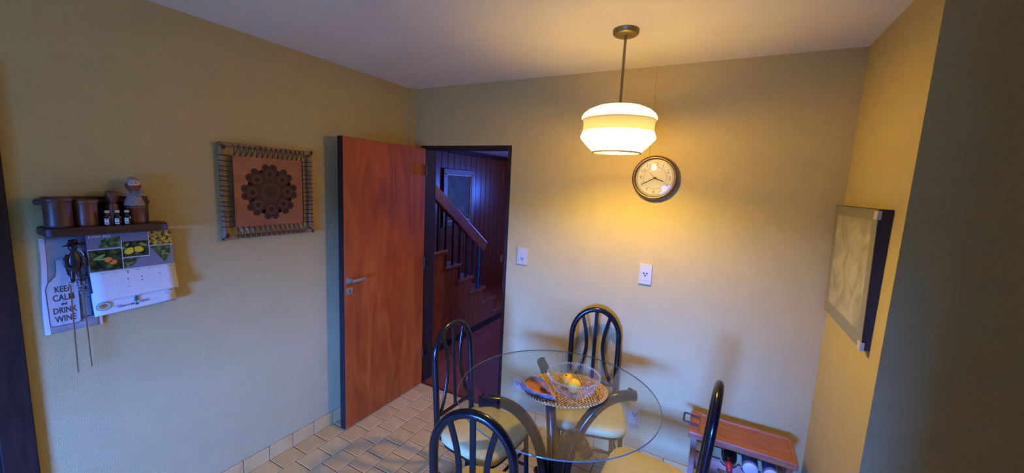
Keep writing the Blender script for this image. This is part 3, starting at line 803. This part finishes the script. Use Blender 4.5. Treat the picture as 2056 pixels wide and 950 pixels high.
# bottles lying in the rack
def bottle(lab, x, z, flip, glass, cap, label_m):
    b_ = thing('wine_bottle', lab, 'bottle', (2.545 + x, -0.235 if flip else -0.19, z), (0, 0, PI if flip else 0), 'bottles lying in the rack')
    MB().lathe([(0.0, -0.128), (0.030, -0.130), (0.0365, -0.124), (0.0375, -0.11), (0.0375, 0.03), (0.034, 0.06), (0.022, 0.085), (0.0145, 0.10), (0.0140, 0.150), (0.0, 0.150)], 24, axis='y').build('bottle_body', glass, b_)
    MB().lathe([(0.0150, 0.098), (0.0150, 0.158), (0.0, 0.159)], 16, axis='y').build('capsule', cap, b_)
    if label_m: MB().lathe([(0.038, -0.08), (0.038, 0.0)], 24, axis='y', capb=False, capt=False).build('paper_label', label_m, b_)
    return b_
M_BOTD = plain('black_bottle_glass', (0.006, 0.006, 0.006), 0.12, coat=0.4)
M_BOTB = plain('blue_grey_bottle_glass', (0.10, 0.14, 0.20), 0.12, coat=0.4)
M_REDC = plain('red_capsule', (0.35, 0.02, 0.025), 0.35)
M_PUNT = plain('pale_bottle_base', (0.50, 0.48, 0.46), 0.4)
bottle('black wine bottle with red capsule poking out of the rack', -0.042, 0.4052, True, M_BOTD, M_REDC, None)
for x_, lb in ((0.052, 'wine bottle with pale round base in the middle of the rack'), (0.143, 'wine bottle with pale round base at the right end of the rack')):
    b_ = bottle(lb, x_, 0.4052, False, M_BOTB, M_REDC, None)
    MB().lathe([(0.0, -0.136), (0.024, -0.134), (0.0335, -0.1305)], 24, axis='y', capb=False, capt=True).build('base_disc', M_PUNT, b_)

# ------------------------------------------------------------------ laced leather wall hanging on the left wall
wh_ = thing('leather_wall_hanging', 'square leather panel with dark rosette laced into a stick frame on the left wall', 'wall art', (0.012, -1.185, 1.672), ROT_L)
M_STICK = ramp_noise('peeled_stick', [(0.3, (0.20, 0.11, 0.05)), (0.7, (0.34, 0.20, 0.09))], 20, 5, 0.6)
M_LEA = ramp_noise('tan_leather', [(0.3, (0.27, 0.085, 0.032)), (0.7, (0.35, 0.12, 0.048))], 14, 6, 0.6)
M_LACE = plain('dark_lace', (0.035, 0.016, 0.010), 0.7)
FW, FH = 0.245, 0.240
for p, q in (((-FW - 0.015, FH + 0.006), (FW + 0.01, FH + 0.0)), ((-FW - 0.01, -FH - 0.004), (FW + 0.015, -FH)), ((-FW, -FH - 0.015), (-FW - 0.004, FH + 0.015)), ((FW + 0.004, -FH - 0.015), (FW, FH + 0.012))):
    v = abs(p[0] - q[0]) < 0.1
    P = catmull([(p[0] + (q[0] - p[0]) * k / 5 + random.uniform(-.002, .002), p[1] + (q[1] - p[1]) * k / 5 + random.uniform(-.002, .002), (0.010 if v else 0.020)) for k in range(6)], 3)
    MB().tube(P, [0.0115 + random.uniform(-0.0012, 0.0012) for _ in P], 10).build('stick', M_STICK, wh_)
PL = 0.200
panel = MB().box(-PL, PL, -0.197, 0.197, 0.012, 0.015).build('leather_panel', M_LEA, wh_, bevel=0.001)
lace = []
def lace_piece(p, q):
    a = Vector((p[0], p[1], 0.016)); b = Vector((q[0], q[1], 0.034)); c = b + (b - a).normalized() * 0.008; c.z = 0.012
    lace.append(MB().tube([a, (a + b) / 2 + Vector((0, 0, 0.008)), b, c], 0.0024, 6).build('lace', M_LACE, wh_))
N = 14
for k in range(N):
    t = -0.185 + 0.37 * k / (N - 1); d_ = 0.37 / (N - 1) / 2
    for s in (1, -1):
        lace_piece((t, s * 0.190), (t - d_ * (.9 if s > 0 else .5), s * (FH + 0.006))); lace_piece((t, s * 0.190), (t + d_ * .9, s * (FH + 0.006)))
for k in range(15):
    t = -0.185 + 0.37 * k / 14
    lace_piece((-0.192, t), (-FW - 0.006, t + 0.004 + random.uniform(-.004, .004)))
    lace_piece((0.192, t), (FW + 0.006, t + random.uniform(-.004, .004)))
for sx in (-1, 1):
    for sy in (-1, 1):
        for k in range(3):
            a = PI / 4 * (1 if sx == sy else -1) + (k - 1) * 0.35
            c_ = Vector((sx * FW, sy * FH, 0)); e_ = Vector((math.cos(a), math.sin(a), 0)) * 0.021
            n_ = Vector((-e_.y, e_.x, 0)).normalized() * 0.012 * (k - 1)
            MB().tube([c_ - e_ + Vector((0, 0, 0.02)), c_ + Vector((0, 0, 0.034)) + n_ * .2, c_ + e_ + Vector((0, 0, 0.02))], 0.003, 6).build('lace', M_LACE, wh_)
for sx in (-1, 1):
    MB().tube([(sx * 0.197, -0.19 + 0.38 * k / 12, 0.016) for k in range(13)], 0.0035, 6).build('lace', M_LACE, wh_)
# rosette stamped on the leather
M_R1 = plain('rosette_brown', (0.040, 0.013, 0.008), 0.7); M_R2 = plain('rosette_dark', (0.009, 0.004, 0.003), 0.7); M_R3 = plain('rosette_mid', (0.16, 0.055, 0.025), 0.7)
rs_ = MB(); z0 = 0.0153; ru = 0.152
for k in range(8):
    a = 2 * PI * k / 8 + 0.02
    for s in (-1, 1):
        b = a + s * 0.15
        rs_.disc(ru * 0.91 * math.cos(b), ru * 0.91 * math.sin(b), z0 + 0.0001 + 0.00005 * s, 0.0215, seg=18, mi=0)
        rs_.disc(ru * 0.91 * math.cos(b), ru * 0.91 * math.sin(b), z0 + 0.0004, 0.0085, seg=12, mi=1)
        b = a + s * 0.30
        rs_.disc(ru * 0.74 * math.cos(b), ru * 0.74 * math.sin(b), z0, 0.021, seg=18, mi=0)
    rs_.disc(ru * 0.70 * math.cos(a), ru * 0.70 * math.sin(a), z0 + 0.0003, 0.037, seg=24, mi=0)
    cx, cy = ru * 0.66 * math.cos(a), ru * 0.66 * math.sin(a)
    for q in range(18):
        c_ = 2 * PI * q / 18
        rs_.disc(cx + 0.021 * math.cos(c_), cy + 0.021 * math.sin(c_), z0 + 0.0006, 0.010, 0.0017, 8, 2, c_)
    rs_.disc(cx, cy, z0 + 0.0008, 0.0145, seg=16, mi=1)
rs_.disc(0, 0, z0 + 0.0001, ru * 0.66, seg=40, mi=0)
for q in range(28):
    c_ = 2 * PI * q / 28
    rs_.disc(0.047 * math.cos(c_), 0.047 * math.sin(c_), z0 + 0.0010, 0.014, 0.0019, 8, 2, c_)
rs_.disc(0, 0, z0 + 0.0009, 0.030, seg=24, mi=0)
rs_.build('rosette_print', [M_R1, M_R2, M_R3], panel)

# ------------------------------------------------------------------ wooden spice shelf on the left wall
SY = -1.885
sf = thing('spice_shelf', 'dark turned-wood spice shelf on the left wall above the calendar', 'shelf', (0.0, SY, 1.50), ROT_L)
M_SHELF = ramp_noise('dark_shelf_wood', [(0.3, (0.030, 0.013, 0.009)), (0.7, (0.065, 0.028, 0.017))], 10, 6, 0.4, (1, 8, 8))
out = []
def rr_outline(x0, x1, y0, y1, r, n=6):
    o = []
    for cx, cy, a0 in ((x1 - r, y1 - r, 0), (x0 + r, y1 - r, PI / 2), (x0 + r, y0 + r, PI), (x1 - r, y0 + r, 1.5 * PI)):
        for k in range(n + 1):
            a = a0 + PI / 2 * k / n; o.append((cx + r * math.cos(a), cy + r * math.sin(a)))
    return o
ol = [(-0.186, 0), (0.195, 0)] + [(0.195 - 0.05 + 0.05 * math.cos(PI / 2 * k / 8), 0.068 + 0.05 * math.sin(PI / 2 * k / 8)) for k in range(9)] + [(-0.186 + 0.02 - 0.02 * math.sin(PI / 2 * k / 5), 0.098 + 0.02 * math.cos(PI / 2 * k / 5)) for k in range(6)]
MB().prism([(x_, -y_) for x_, y_ in ol][::-1], 0, 0.034).build('shelf_board', M_SHELF, sf, (0, 0.0, 0), (-PI / 2, 0, 0), bevel=0.006, bseg=2)
MB().box(-0.165, 0.155, 0.034, 0.150, 0, 0.009).build('back_board', M_SHELF, sf, bevel=0.004)
MB().tube([(-0.190, 0.128, 0.014), (-0.186, 0.128, 0.014), (-0.16, 0.128, 0.014), (0.13, 0.124, 0.014), (0.152, 0.124, 0.014), (0.157, 0.124, 0.014)], [0.005, 0.011, 0.0125, 0.0125, 0.011, 0.005], 12).build('turned_rail', M_SHELF, sf)
# things on the shelf (world coordinates: x out of the wall, y along it)
ZS = 1.5342
M_CAN = ramp_noise('canister_wood', [(0.3, (0.060, 0.024, 0.013)), (0.7, (0.11, 0.045, 0.022))], 9, 6, 0.38, (6, 6, 1))
M_CAN2 = ramp_noise('canister_wood_red', [(0.3, (0.10, 0.033, 0.014)), (0.7, (0.19, 0.070, 0.027))], 9, 6, 0.38, (6, 6, 1))
def canister(lab, y, x, r, h, m, n_):
    c_ = thing('canister', lab, 'canister', (x, y, ZS), group='wooden canisters on the spice shelf')
    MB().lathe([(r * 0.92, 0), (r, 0.004), (r * 0.97, 0.012), (r * 0.94, h * 0.4), (r * 0.97, h * 0.80), (r, h * 0.84)], 28).build('canister_body', m, c_)
    MB().lathe([(r * 1.0, h * 0.845), (r * 1.04, h * 0.86), (r * 1.04, h * 0.95), (r * 0.95, h), (0, h)], 28).build('lid', m, c_)
canister('largest dark wooden canister at the left end of the spice shelf', SY - 0.140, 0.072, 0.041, 0.118, M_CAN, 0)
canister('medium reddish wooden canister on the spice shelf, beside the largest one', SY - 0.062, 0.067, 0.035, 0.108, M_CAN2, 1)
canister('short brown wooden canister under the cloth doll on the spice shelf', SY + 0.092, 0.061, 0.031, 0.078, M_CAN2, 2)
pm = thing('pepper_mill', 'turned reddish-brown wooden pepper mill with flat knob on the spice shelf', 'pepper mill', (0.054, SY + 0.021, ZS))
MB().lathe([(0.024, 0), (0.025, 0.01), (0.019, 0.03), (0.016, 0.055), (0.019, 0.075), (0.017, 0.085)], 20).build('mill_body', M_CAN2, pm)
MB().lathe([(0.012, 0.085), (0.013, 0.093), (0.017, 0.100), (0.0175, 0.107), (0.0205, 0.117), (0.022, 0.127), (0.020, 0.137), (0.010, 0.141), (0, 0.1415)], 20).build('mill_knob', M_CAN2, pm)
M_VIAL = plain('dark_vial_glass', (0.010, 0.007, 0.007), 0.10, coat=0.5)
M_CAPW = plain('cream_cap', (0.60, 0.55, 0.34), 0.4)
for k, (dy, lab, bandc) in enumerate(((-0.012, 'small dark bottle with white and green label, nearest the canisters', (0.05, 0.14, 0.06)), (0.019, 'small dark bottle with white and red label, middle of the three', (0.30, 0.04, 0.08)), (0.049, 'small dark bottle with white and grey label, below the cloth doll', (0.12, 0.11, 0.10)))):
    v_ = thing('spice_bottle', lab, 'bottle', (0.104, SY + dy, ZS), group='small bottles on the spice shelf')
    MB().lathe([(0.0105, 0), (0.0118, 0.002), (0.0118, 0.036), (0.0095, 0.043), (0.0062, 0.047), (0.0062, 0.056)], 18).build('bottle_body', M_VIAL, v_)
    MB().lathe([(0.0074, 0.053), (0.0074, 0.062), (0.0, 0.0625)], 14).build('cap', M_CAPW, v_)
    lb_ = MB(); vs = []
    for z_ in (0.006, 0.030):
        for q in range(9):
            a = -0.5 + 1.1 * (q - 4) / 8 * 1.0
            vs.append((0.0122 * math.cos(a), 0.0122 * math.sin(a), z_))
    lb_.add(vs, [(q, q + 1, 9 + q + 1, 9 + q) for q in range(8)], 0, True)
    lo = lb_.build('paper_label', plain('bottle_label', (0.72, 0.72, 0.62), 0.6), v_)
    for z0_, z1_, wd, nm in ((0.0095, 0.0145, 0.75, 'label_band'), (0.0225, 0.0270, 0.45, 'label_emblem')):
        vs = []
        for z_ in (z0_, z1_):
            for q in range(9):
                a = -0.5 + 1.1 * wd * (q - 4) / 8
                vs.append((0.01235 * math.cos(a), 0.01235 * math.sin(a), z_))
        MB().add(vs, [(q, q + 1, 9 + q + 1, 9 + q) for q in range(8)], 0, True).build(nm, plain('label_ink_%d' % k, bandc, 0.6) if nm == 'label_band' else M_INKG, lo)
# cloth doll on the short canister
dl = thing('cloth_doll', 'little cloth doll in grey checked dress and bonnet sitting on the short canister', 'doll', (0.061, SY + 0.090, ZS + 0.0785), (0, 0, -0.3))
def check_cloth():
    m, nt, b = nodes('grey_check_cloth'); b.inputs['Roughness'].default_value = 0.9
    tc = nt.nodes.new('ShaderNodeTexCoord'); c1 = nt.nodes.new('ShaderNodeTexChecker'); c1.inputs['Scale'].default_value = 130
    c1.inputs['Color1'].default_value = (0.34, 0.30, 0.26, 1); c1.inputs['Color2'].default_value = (0.22, 0.20, 0.19, 1)
    nt.links.new(tc.outputs['Object'], c1.inputs['Vector']); nt.links.new(c1.outputs[0], b.inputs['Base Color'])
    return m
M_CHECK = check_cloth()
def wobs(th, h): return 1 + 0.07 * math.cos(7 * th) * max(0, (0.05 - h) / 0.05)
MB().lathe([(0.034, 0.0), (0.032, 0.012), (0.026, 0.03), (0.020, 0.048), (0.014, 0.064), (0.009, 0.074)], 40, wob=wobs).build('dress', M_CHECK, dl)
M_SKIN = plain('doll_face_cloth', (0.62, 0.42, 0.32), 0.85)
MB().ball((0.004, 0.002, 0.094), 0.0205, 0.0205, 0.0215, 20, 14).build('head', M_SKIN, dl)
vs_ = MB(); vs_.lathe([(0.0235, -0.004), (0.0245, 0.004), (0.022, 0.014), (0.014, 0.022), (0, 0.025)], 24, capb=False); vs_.build('bonnet', plain('grey_bonnet_cloth', (0.26, 0.25, 0.24), 0.9, var=.15, vscale=60), dl, (-0.004, -0.001, 0.098), (0.15, -0.5, 0))
hr = MB()
for k in range(16):
    a = -1.9 + 3.8 * k / 15
    hr.ball((0.006 + 0.0165 * math.cos(a), 0.021 * math.sin(a), 0.083 - 0.006 * math.cos(a)), 0.0055, 0.0055, 0.009, 8, 6)
hr.build('hair', plain('auburn_wool', (0.20, 0.065, 0.025), 0.95), dl)
for sy in (-1, 1):
    MB().ball((0.0235, 0.002 + sy * 0.007, 0.098), 0.0018, 0.0024, 0.0026, 8, 6).build('eye', M_INK, dl)
    MB().tube([(0.002, sy * 0.012, 0.066), (0.014, sy * 0.024, 0.056), (0.024, sy * 0.014, 0.048)], [0.008, 0.009, 0.007], 10).build('sleeve', M_CHECK, dl)
MB().tube([(0.023, -0.004, 0.0865), (0.0245, 0.002, 0.0848), (0.023, 0.008, 0.0865)], 0.0011, 6).build('mouth', plain('red_thread', (0.4, 0.05, 0.04), 0.8), dl)
bw_ = MB(); bw_.ball((0.019, -0.008, 0.070), 0.004, 0.009, 0.005, 10, 6); bw_.ball((0.019, 0.010, 0.070), 0.004, 0.009, 0.005, 10, 6)
bw_.build('neck_bow', plain('brown_ribbon', (0.13, 0.05, 0.025), 0.8), dl)

# ------------------------------------------------------------------ printed kitchen towel behind the calendar
tw = thing('printed_towel', 'pale printed kitchen towel with wine bottle lettering hanging under the shelf', 'towel', (0.003, -1.985, 1.30), ROT_L)
M_TOW = plain('beige_linen', (0.33, 0.29, 0.235), 0.9, var=0.06, vscale=40, bump=0.1, bscale=500)
M_TOWH = plain('white_linen_hem', (0.66, 0.65, 0.62), 0.9, var=0.04)
M_PRB = plain('bottle_print_pale', (0.50, 0.47, 0.41), 0.9)
def wv(v): return 0.004 * math.sin(v * 26) + 0.003
TWX0, TWX1, TV0, TV1 = -0.085, 0.082, -0.205, 0.186
def sheet(x0, x1, v0, v1, off, n=18, nx=8, edge=0.0):
    vs = []; fs = []
    for i in range(n + 1):
        v = v0 + (v1 - v0) * i / n
        for j in range(nx + 1):
            x_ = x0 + (x1 - x0) * j / nx
            vs.append((x_ + edge * math.sin(v * 18) - 0.012 * (v1 - v) / (v1 - v0) * (1 if edge else 0), v, 0.004 + 0.0025 * math.sin(x_ * 55 + v * 8) + off))
    for i in range(n):
        for j in range(nx): fs.append((i * (nx + 1) + j, i * (nx + 1) + j + 1, (i + 1) * (nx + 1) + j + 1, (i + 1) * (nx + 1) + j))
    return MB().add(vs, fs, 0, True)
cl = sheet(TWX0, TWX1, TV0, TV1, 0, edge=0.002).build('cloth', M_TOW, tw)
cl.modifiers.new('thickness', 'SOLIDIFY').thickness = 0.0015
sheet(TWX0 + 0.001, TWX0 + 0.016, TV0, TV1, 0.001, edge=0.002, nx=2).build('hem', M_TOWH, tw)
sheet(TWX1 - 0.010, TWX1, TV0, TV1, 0.001, edge=0.002, nx=2).build('hem', M_TOWH, tw)
PR = Matrix.Rotation(math.radians(4), 2)
bot = [(-0.058, -0.176), (0.016, -0.176), (0.022, -0.165), (0.024, -0.02), (0.018, 0.005), (-0.002, 0.030), (-0.006, 0.055), (-0.006, 0.095), (-0.034, 0.095), (-0.034, 0.055), (-0.038, 0.030), (-0.058, 0.005), (-0.066, -0.02), (-0.064, -0.165)]
MB().add([(x_ - 0.016, y_, 0.0085) for x_, y_ in bot], [tuple(range(len(bot)))]).build('bottle_print', M_PRB, cl)
MB().tube([(x_ - 0.016, y_, 0.0086) for x_, y_ in bot], 0.0012, 4, closed=True, smooth=False).build('bottle_outline', M_INK, cl)
for tx, sz, yy in (('KEEP', 0.035, -0.026), ('CALM', 0.037, -0.061), ('and', 0.018, -0.086), ('DRINK', 0.035, -0.114), ('WINE', 0.037, -0.149)):
    text(tx, sz, M_INK, cl, -0.036, yy, 0.0092, sx=0.62, rot=0.02, bold=0.0006)
gl_ = [(0.030, 0.045), (0.100, 0.045), (0.104, 0.02), (0.103, -0.02), (0.095, -0.045), (0.077, -0.062), (0.072, -0.07), (0.072, -0.125), (0.061, -0.125), (0.061, -0.07), (0.056, -0.062), (0.037, -0.045), (0.030, -0.02), (0.028, 0.02)]
gl_ = [(x_ - 0.026, y_) for x_, y_ in gl_]
MB().add([(x_, y_ - 0.01, 0.0095) for x_, y_ in gl_], [tuple(range(len(gl_)))]).build('wine_glass_print', ramp_noise('scribbled_print', [(0.44, (0.045, 0.045, 0.05)), (0.52, (0.36, 0.35, 0.33))], 95, 4, 0.9, distortion=2), cl)
for tx, x_, y_, sz in (('U', 0.022, -0.012, 0.026), ('R', 0.046, -0.008, 0.026), ('S', 0.028, -0.034, 0.018)):
    text(tx, sz, M_INK, cl, x_, y_, 0.0101, bold=0.0012)
MB().tube([(0.005, -0.160, 0.0105), (0.02, -0.156, 0.0105), (0.05, -0.155, 0.0105), (0.072, -0.150, 0.0105)], [0.003, 0.0018, 0.0012, 0.0018], 6).build('corkscrew_print', M_INK, cl)

# ------------------------------------------------------------------ dark metal figure with two skewers
fg = thing('metal_figure', 'dark metal man in a brimmed hat with pipe, hanging in front of the towel', 'ornament', (0.036, -1.986, 1.380), ROT_L)
fg.scale = (0.9, 0.87, 0.9)
M_FIG = plain('dark_cast_metal', (0.045, 0.036, 0.032), 0.33, metal=0.6, var=0.2, vscale=40)
b_ = MB()
b_.lathe([(0.010, -0.045), (0.017, -0.035), (0.022, -0.012), (0.023, 0.010), (0.019, 0.035), (0.012, 0.052), (0.008, 0.058)], 20, axis='y')
for i_, v in enumerate(b_.v): b_.v[i_] = (v[0], v[1], v[2] * 0.6)
b_.build('body', M_FIG, fg)
MB().ball((-0.002, 0.074, 0.002), 0.0155, 0.019, 0.0145, 16, 12).build('head', M_FIG, fg)
hat = MB().lathe([(0.034, 0.084), (0.0345, 0.087), (0.018, 0.090), (0.016, 0.104), (0.012, 0.1115), (0, 0.1125)], 22, axis='y')
for i_, v in enumerate(hat.v): hat.v[i_] = (v[0], v[1] + 0.10 * v[0], v[2] * 0.62)
hat.build('hat', M_FIG, fg)
for s in (-1, 1):
    MB().tube(catmull([(s * 0.018, 0.042, 0), (s * 0.030, 0.018, 0.004), (s * 0.030, -0.008, 0.008), (s * 0.016, -0.018, 0.014)], 4), [0.0075] * 6 + [0.0065] * 7, 10).build('arm', M_FIG, fg)
    MB().tube([(s * 0.009, -0.038, 0), (s * 0.011, -0.062, 0.001), (s * 0.012, -0.082, 0.003), (s * 0.014, -0.086, 0.012)], [0.009, 0.008, 0.007, 0.006], 10).build('leg', M_FIG, fg)
MB().tube([(0.012, 0.068, 0.012), (0.022, 0.050, 0.017), (0.027, 0.036, 0.018)], [0.0016, 0.0018, 0.0022], 8).build('pipe', plain('pipe_ivory', (0.55, 0.48, 0.38), 0.5), fg)
for x_, (z0_, z1_), lab in ((-0.020, (1.285, 0.905), 'left long thin steel skewer hanging below the metal figure'), (0.013, (1.285, 0.917), 'right long thin steel skewer hanging below the metal figure')):
    sk = thing('skewer', lab, 'skewer', (0.040, -1.985 + x_, z0_ + 0.012), group='skewers hanging below the figure')
    MB().bar((0, 0, -0.012), (0.0, -0.004 * (1 if x_ < 0 else -1), z1_ - z0_), 0.0042, 0.0022, up=(1, 0, 0)).build('blade', M_STEEL, sk)
    MB().tube([(0, 0.0075 * math.cos(a * PI / 8), -0.004 + 0.0105 * math.sin(a * PI / 8)) for a in range(16)], 0.0016, 6, closed=True).build('ring', M_STEEL, sk)

# ------------------------------------------------------------------ wall calendar
cal = thing('wall_calendar', 'wall calendar for June with fruit photographs hanging below the spice shelf', 'calendar', (0.040, -1.806, 1.492), ROT_L)
CW = 0.143
M_PAPER = plain('white_calendar_paper', (0.66, 0.66, 0.54), 0.65)
M_PBACK = plain('calendar_backing_blue', (0.03, 0.05, 0.11), 0.5)
def leaf(x0, x1, v0, v1, w0, w1, skew=0.0, n=10, curl=0.0):
    vs = []; fs = []; nx = 8
    for i in range(n + 1):
        t = i / n; v = v0 + (v1 - v0) * t
        for j in range(nx + 1):
            u = j / nx
            vs.append((x0 + (x1 - x0) * u + 0.003 * t, v + skew * (u - .5) * t, w0 + (w1 - w0) * t ** 1.6 + curl * (u - 0.5) * t))
    for i in range(n):
        for j in range(nx): fs.append((i * (nx + 1) + j + 1, i * (nx + 1) + j, (i + 1) * (nx + 1) + j, (i + 1) * (nx + 1) + j + 1))
    return MB().add(vs, fs, 0, True)
MB().box(-CW - 0.002, CW, -0.345, 0.0, -0.012, -0.006).build('backing', M_PBACK, cal)
foot = leaf(-CW, CW - 0.004, -0.25, -0.345, -0.004, 0.004, 0.014).build('footer_strip', M_PAPER, cal); foot.modifiers.new('thickness', 'SOLIDIFY').thickness = 0.0006
page = leaf(-CW + 0.001, CW + 0.004, -0.160, -0.283, 0.001, 0.020, 0.012).build('date_page', M_PAPER, cal); page.modifiers.new('thickness', 'SOLIDIFY').thickness = 0.0006
days = ('Dom', 'Lun', 'Mar', 'Mie', 'Jue', 'Vie', 'Sab')
M_INKB = plain('print_blue_grey', (0.12, 0.13, 0.20), 0.7); M_INKL = plain('print_light', (0.42, 0.43, 0.52), 0.7); M_INKR = plain('print_red', (0.5, 0.08, 0.14), 0.7)
def page_w(v): t = (-0.160 - v) / 0.123; return 0.001 + 0.019 * max(t, 0) ** 1.6 + 0.0012
for k, d_ in enumerate(days):
    text(d_, 0.0085, M_INKB, page, -CW + 0.042 + k * 0.0375, -0.171, page_w(-0.171))
for n in range(1, 31):
    c_ = (n + 3) % 7; r_2 = (n + 3) // 7
    v = -0.184 - r_2 * 0.0185
    text(str(n), 0.0075, M_INKR if n in (20,) else M_INKL, page, -CW + 0.042 + c_ * 0.0375, v, page_w(v) + 0.0004)
mk = MB()
for x_, v, mi in ((-0.024, -0.178, 0), (-0.026, -0.205, 1), (0.020, -0.203, 0), (0.021, -0.218, 0), (0.085, -0.198, 1)): mk.disc(x_, v, page_w(v) + 0.0008, 0.0028, seg=10, mi=mi)
mk.build('date_marks', [M_INKB, M_INKR], page)
# photo section
M_FOL = ramp_noise('print_foliage', [(0.35, (0.02, 0.035, 0.012)), (0.55, (0.09, 0.13, 0.03)), (0.7, (0.28, 0.32, 0.09))], 60, 4, 0.22)
M_FOLD = ramp_noise('print_dark_foliage', [(0.4, (0.014, 0.018, 0.010)), (0.58, (0.05, 0.07, 0.02)), (0.7, (0.12, 0.17, 0.05))], 40, 4, 0.22)
M_GREYP = plain('print_grey', (0.20, 0.19, 0.21), 0.22)
M_YELP = ramp_noise('print_yellow_blossom', [(0.38, (0.05, 0.05, 0.015)), (0.5, (0.35, 0.20, 0.02)), (0.65, (0.62, 0.42, 0.05))], 70, 3, 0.22)
M_ORP = plain('print_orange', (0.72, 0.22, 0.03), 0.22); M_LEMP = plain('print_lemon', (0.80, 0.52, 0.03), 0.22); M_LFP = plain('print_leaf', (0.20, 0.32, 0.08), 0.22)
photo = MB().box(-CW, CW, -0.160, 0.0, -0.004, 0.0).build('photo_page', M_GREYP, cal)
X1, X2 = -CW + 0.106, -CW + 0.198
ph = MB(); e = 0.0005
ph.rect(-CW + 0.002, X1 - 0.001, -0.060, -0.001, e, 3); ph.rect(-CW + 0.004, X1 - 0.001, -0.158, -0.066, e, 0)
ph.rect(X1 + 0.001, X2 - 0.001, -0.038, -0.001, e, 3); ph.rect(X1 + 0.001, X2 - 0.001, -0.108, -0.040, e, 0)
ph.rect(X2 + 0.001, CW - 0.001, -0.066, -0.001, e, 2)
ph.add([(X1 + 0.001, -0.114, e), (X2 - 0.030, -0.114, e), (X1 + 0.035, -0.148, e), (X1 + 0.001, -0.157, e)], [(3, 2, 1, 0)], 1)
ph.add([(X2 + 0.004, -0.070, e), (CW - 0.010, -0.070, e), (CW - 0.012, -0.125, e), (CW - 0.035, -0.150, e)], [(3, 2, 1, 0)], 1)
ph.add([(-CW + 0.045, -0.022, e * 2), (X1 - 0.002, -0.014, e * 2), (X1 - 0.002, -0.058, e * 2), (-CW + 0.035, -0.058, e * 2)], [(3, 2, 1, 0)], 1)
for cx, cy, rx, ry, mi, ro in ((-0.082, -0.112, .013, .012, 4, 0), (-0.068, -0.124, .013, .010, 4, .3), (-0.110, -0.098, .022, .006, 6, .5), (-0.100, -0.107, .018, .004, 6, 0.1), (-0.012, -0.082, .018, .014, 5, .5), (0.018, -0.078, .018, .013, 5, -.2), (-0.02, -0.056, .012, .005, 6, 1.0), (0.035, -0.058, .014, .006, 6, -.4), (-0.03, -0.066, .012, .006, 6, 0.4)):
    ph.disc(cx, cy, e * 3 + 0.0001 * mi, rx, ry, 16, mi, ro)
ph.build('fruit_photos', [M_FOLD, M_FOL, M_YELP, M_GREYP, M_ORP, M_LEMP, M_LFP], photo)
ln = MB(); M_WL = plain('white_print', (0.75, 0.75, 0.75), 0.4)
ln.rect(X1 - 0.001, X1 + 0.001, -0.160, -0.030, 0.0022).rect(X2 - 0.001, X2 + 0.001, -0.110, -0.004, 0.0022).rect(-CW, X1, -0.066, -0.0635, 0.0022).rect(X1, X2, -0.112, -0.1095, 0.0022).rect(X2, CW, -0.069, -0.067, 0.0022)
ln.build('photo_borders', M_WL, photo)
text('JUNIO 2023', 0.0135, M_WL, photo, -CW + 0.006, -0.010, 0.0026, align='LEFT', bold=0.0003)
# footer print
def foot_w(v): t = (-0.25 - v) / 0.095; return -0.004 + 0.008 * max(t, 0) ** 1.6 + 0.0022
M_GRN = plain('print_green', (0.02, 0.09, 0.06), 0.7)
fz = foot_w(-0.335)
text('Vivero M', 0.0150, M_INKB, foot, -0.012, -0.322, fz, align='RIGHT', rot=0.06, bold=0.0003)
text('ARIO', 0.0150, M_INKB, foot, 0.006, -0.318, fz, align='LEFT', rot=0.06, bold=0.0003)
tr_ = MB()
for k, (wv_, y0_, y1_) in enumerate(((0.0105, -0.310, -0.296), (0.0090, -0.300, -0.288), (0.0065, -0.291, -0.278))):
    tr_.add([(-0.003 - wv_, y0_, fz + 0.0003 * k), (-0.003 + wv_, y0_, fz + 0.0003 * k), (-0.003, y1_, fz + 0.0003 * k)], [(0, 1, 2)])
tr_.rect(-0.0045, -0.0015, -0.322, -0.309, fz).disc(-0.003, -0.326, fz, 0.006, 0.0042, 12)
tr_.build('tree_emblem', M_GRN, foot)
em = MB(); ex, ey = -CW + 0.032, -0.312
em.disc(ex, ey, fz, 0.0235, 0.019, 28, 0, 0.06).disc(ex, ey, fz + 0.0003, 0.0215, 0.017, 28, 1, 0.06).disc(ex, ey, fz + 0.0006, 0.0145, 0.0115, 24, 2, 0.06)
em.disc(ex + 0.001, ey + 0.003, fz + 0.0009, 0.0075, 0.0068, 16, 3).disc(ex - 0.006, ey - 0.005, fz + 0.0011, 0.0075, 0.003, 12, 4, -0.6).disc(ex + 0.007, ey - 0.005, fz + 0.0011, 0.0075, 0.003, 12, 4, 0.6)
em.build('round_emblem', [plain('em_green', (0.06, 0.17, 0.14), .7), plain('em_pale', (0.42, 0.52, 0.50), .7), plain('em_yg', (0.20, 0.28, 0.07), .7), plain('em_red', (0.55, 0.10, 0.03), .7), plain('em_leaf', (0.35, 0.45, 0.06), .7)], foot)
sm_ = MB()
for x_ in (-CW + 0.066, -CW + 0.076, -CW + 0.086): sm_.disc(x_, -0.318, fz, 0.0025, seg=8)
sm_.rect(-CW + 0.064, -CW + 0.096, -0.3262, -0.3250, fz).rect(0.046, 0.082, -0.3205, -0.3190, fz).rect(0.098, 0.128, -0.300, -0.294, fz).rect(0.100, 0.126, -0.3050, -0.3038, fz)
sm_.build('small_print', M_INKL, foot)
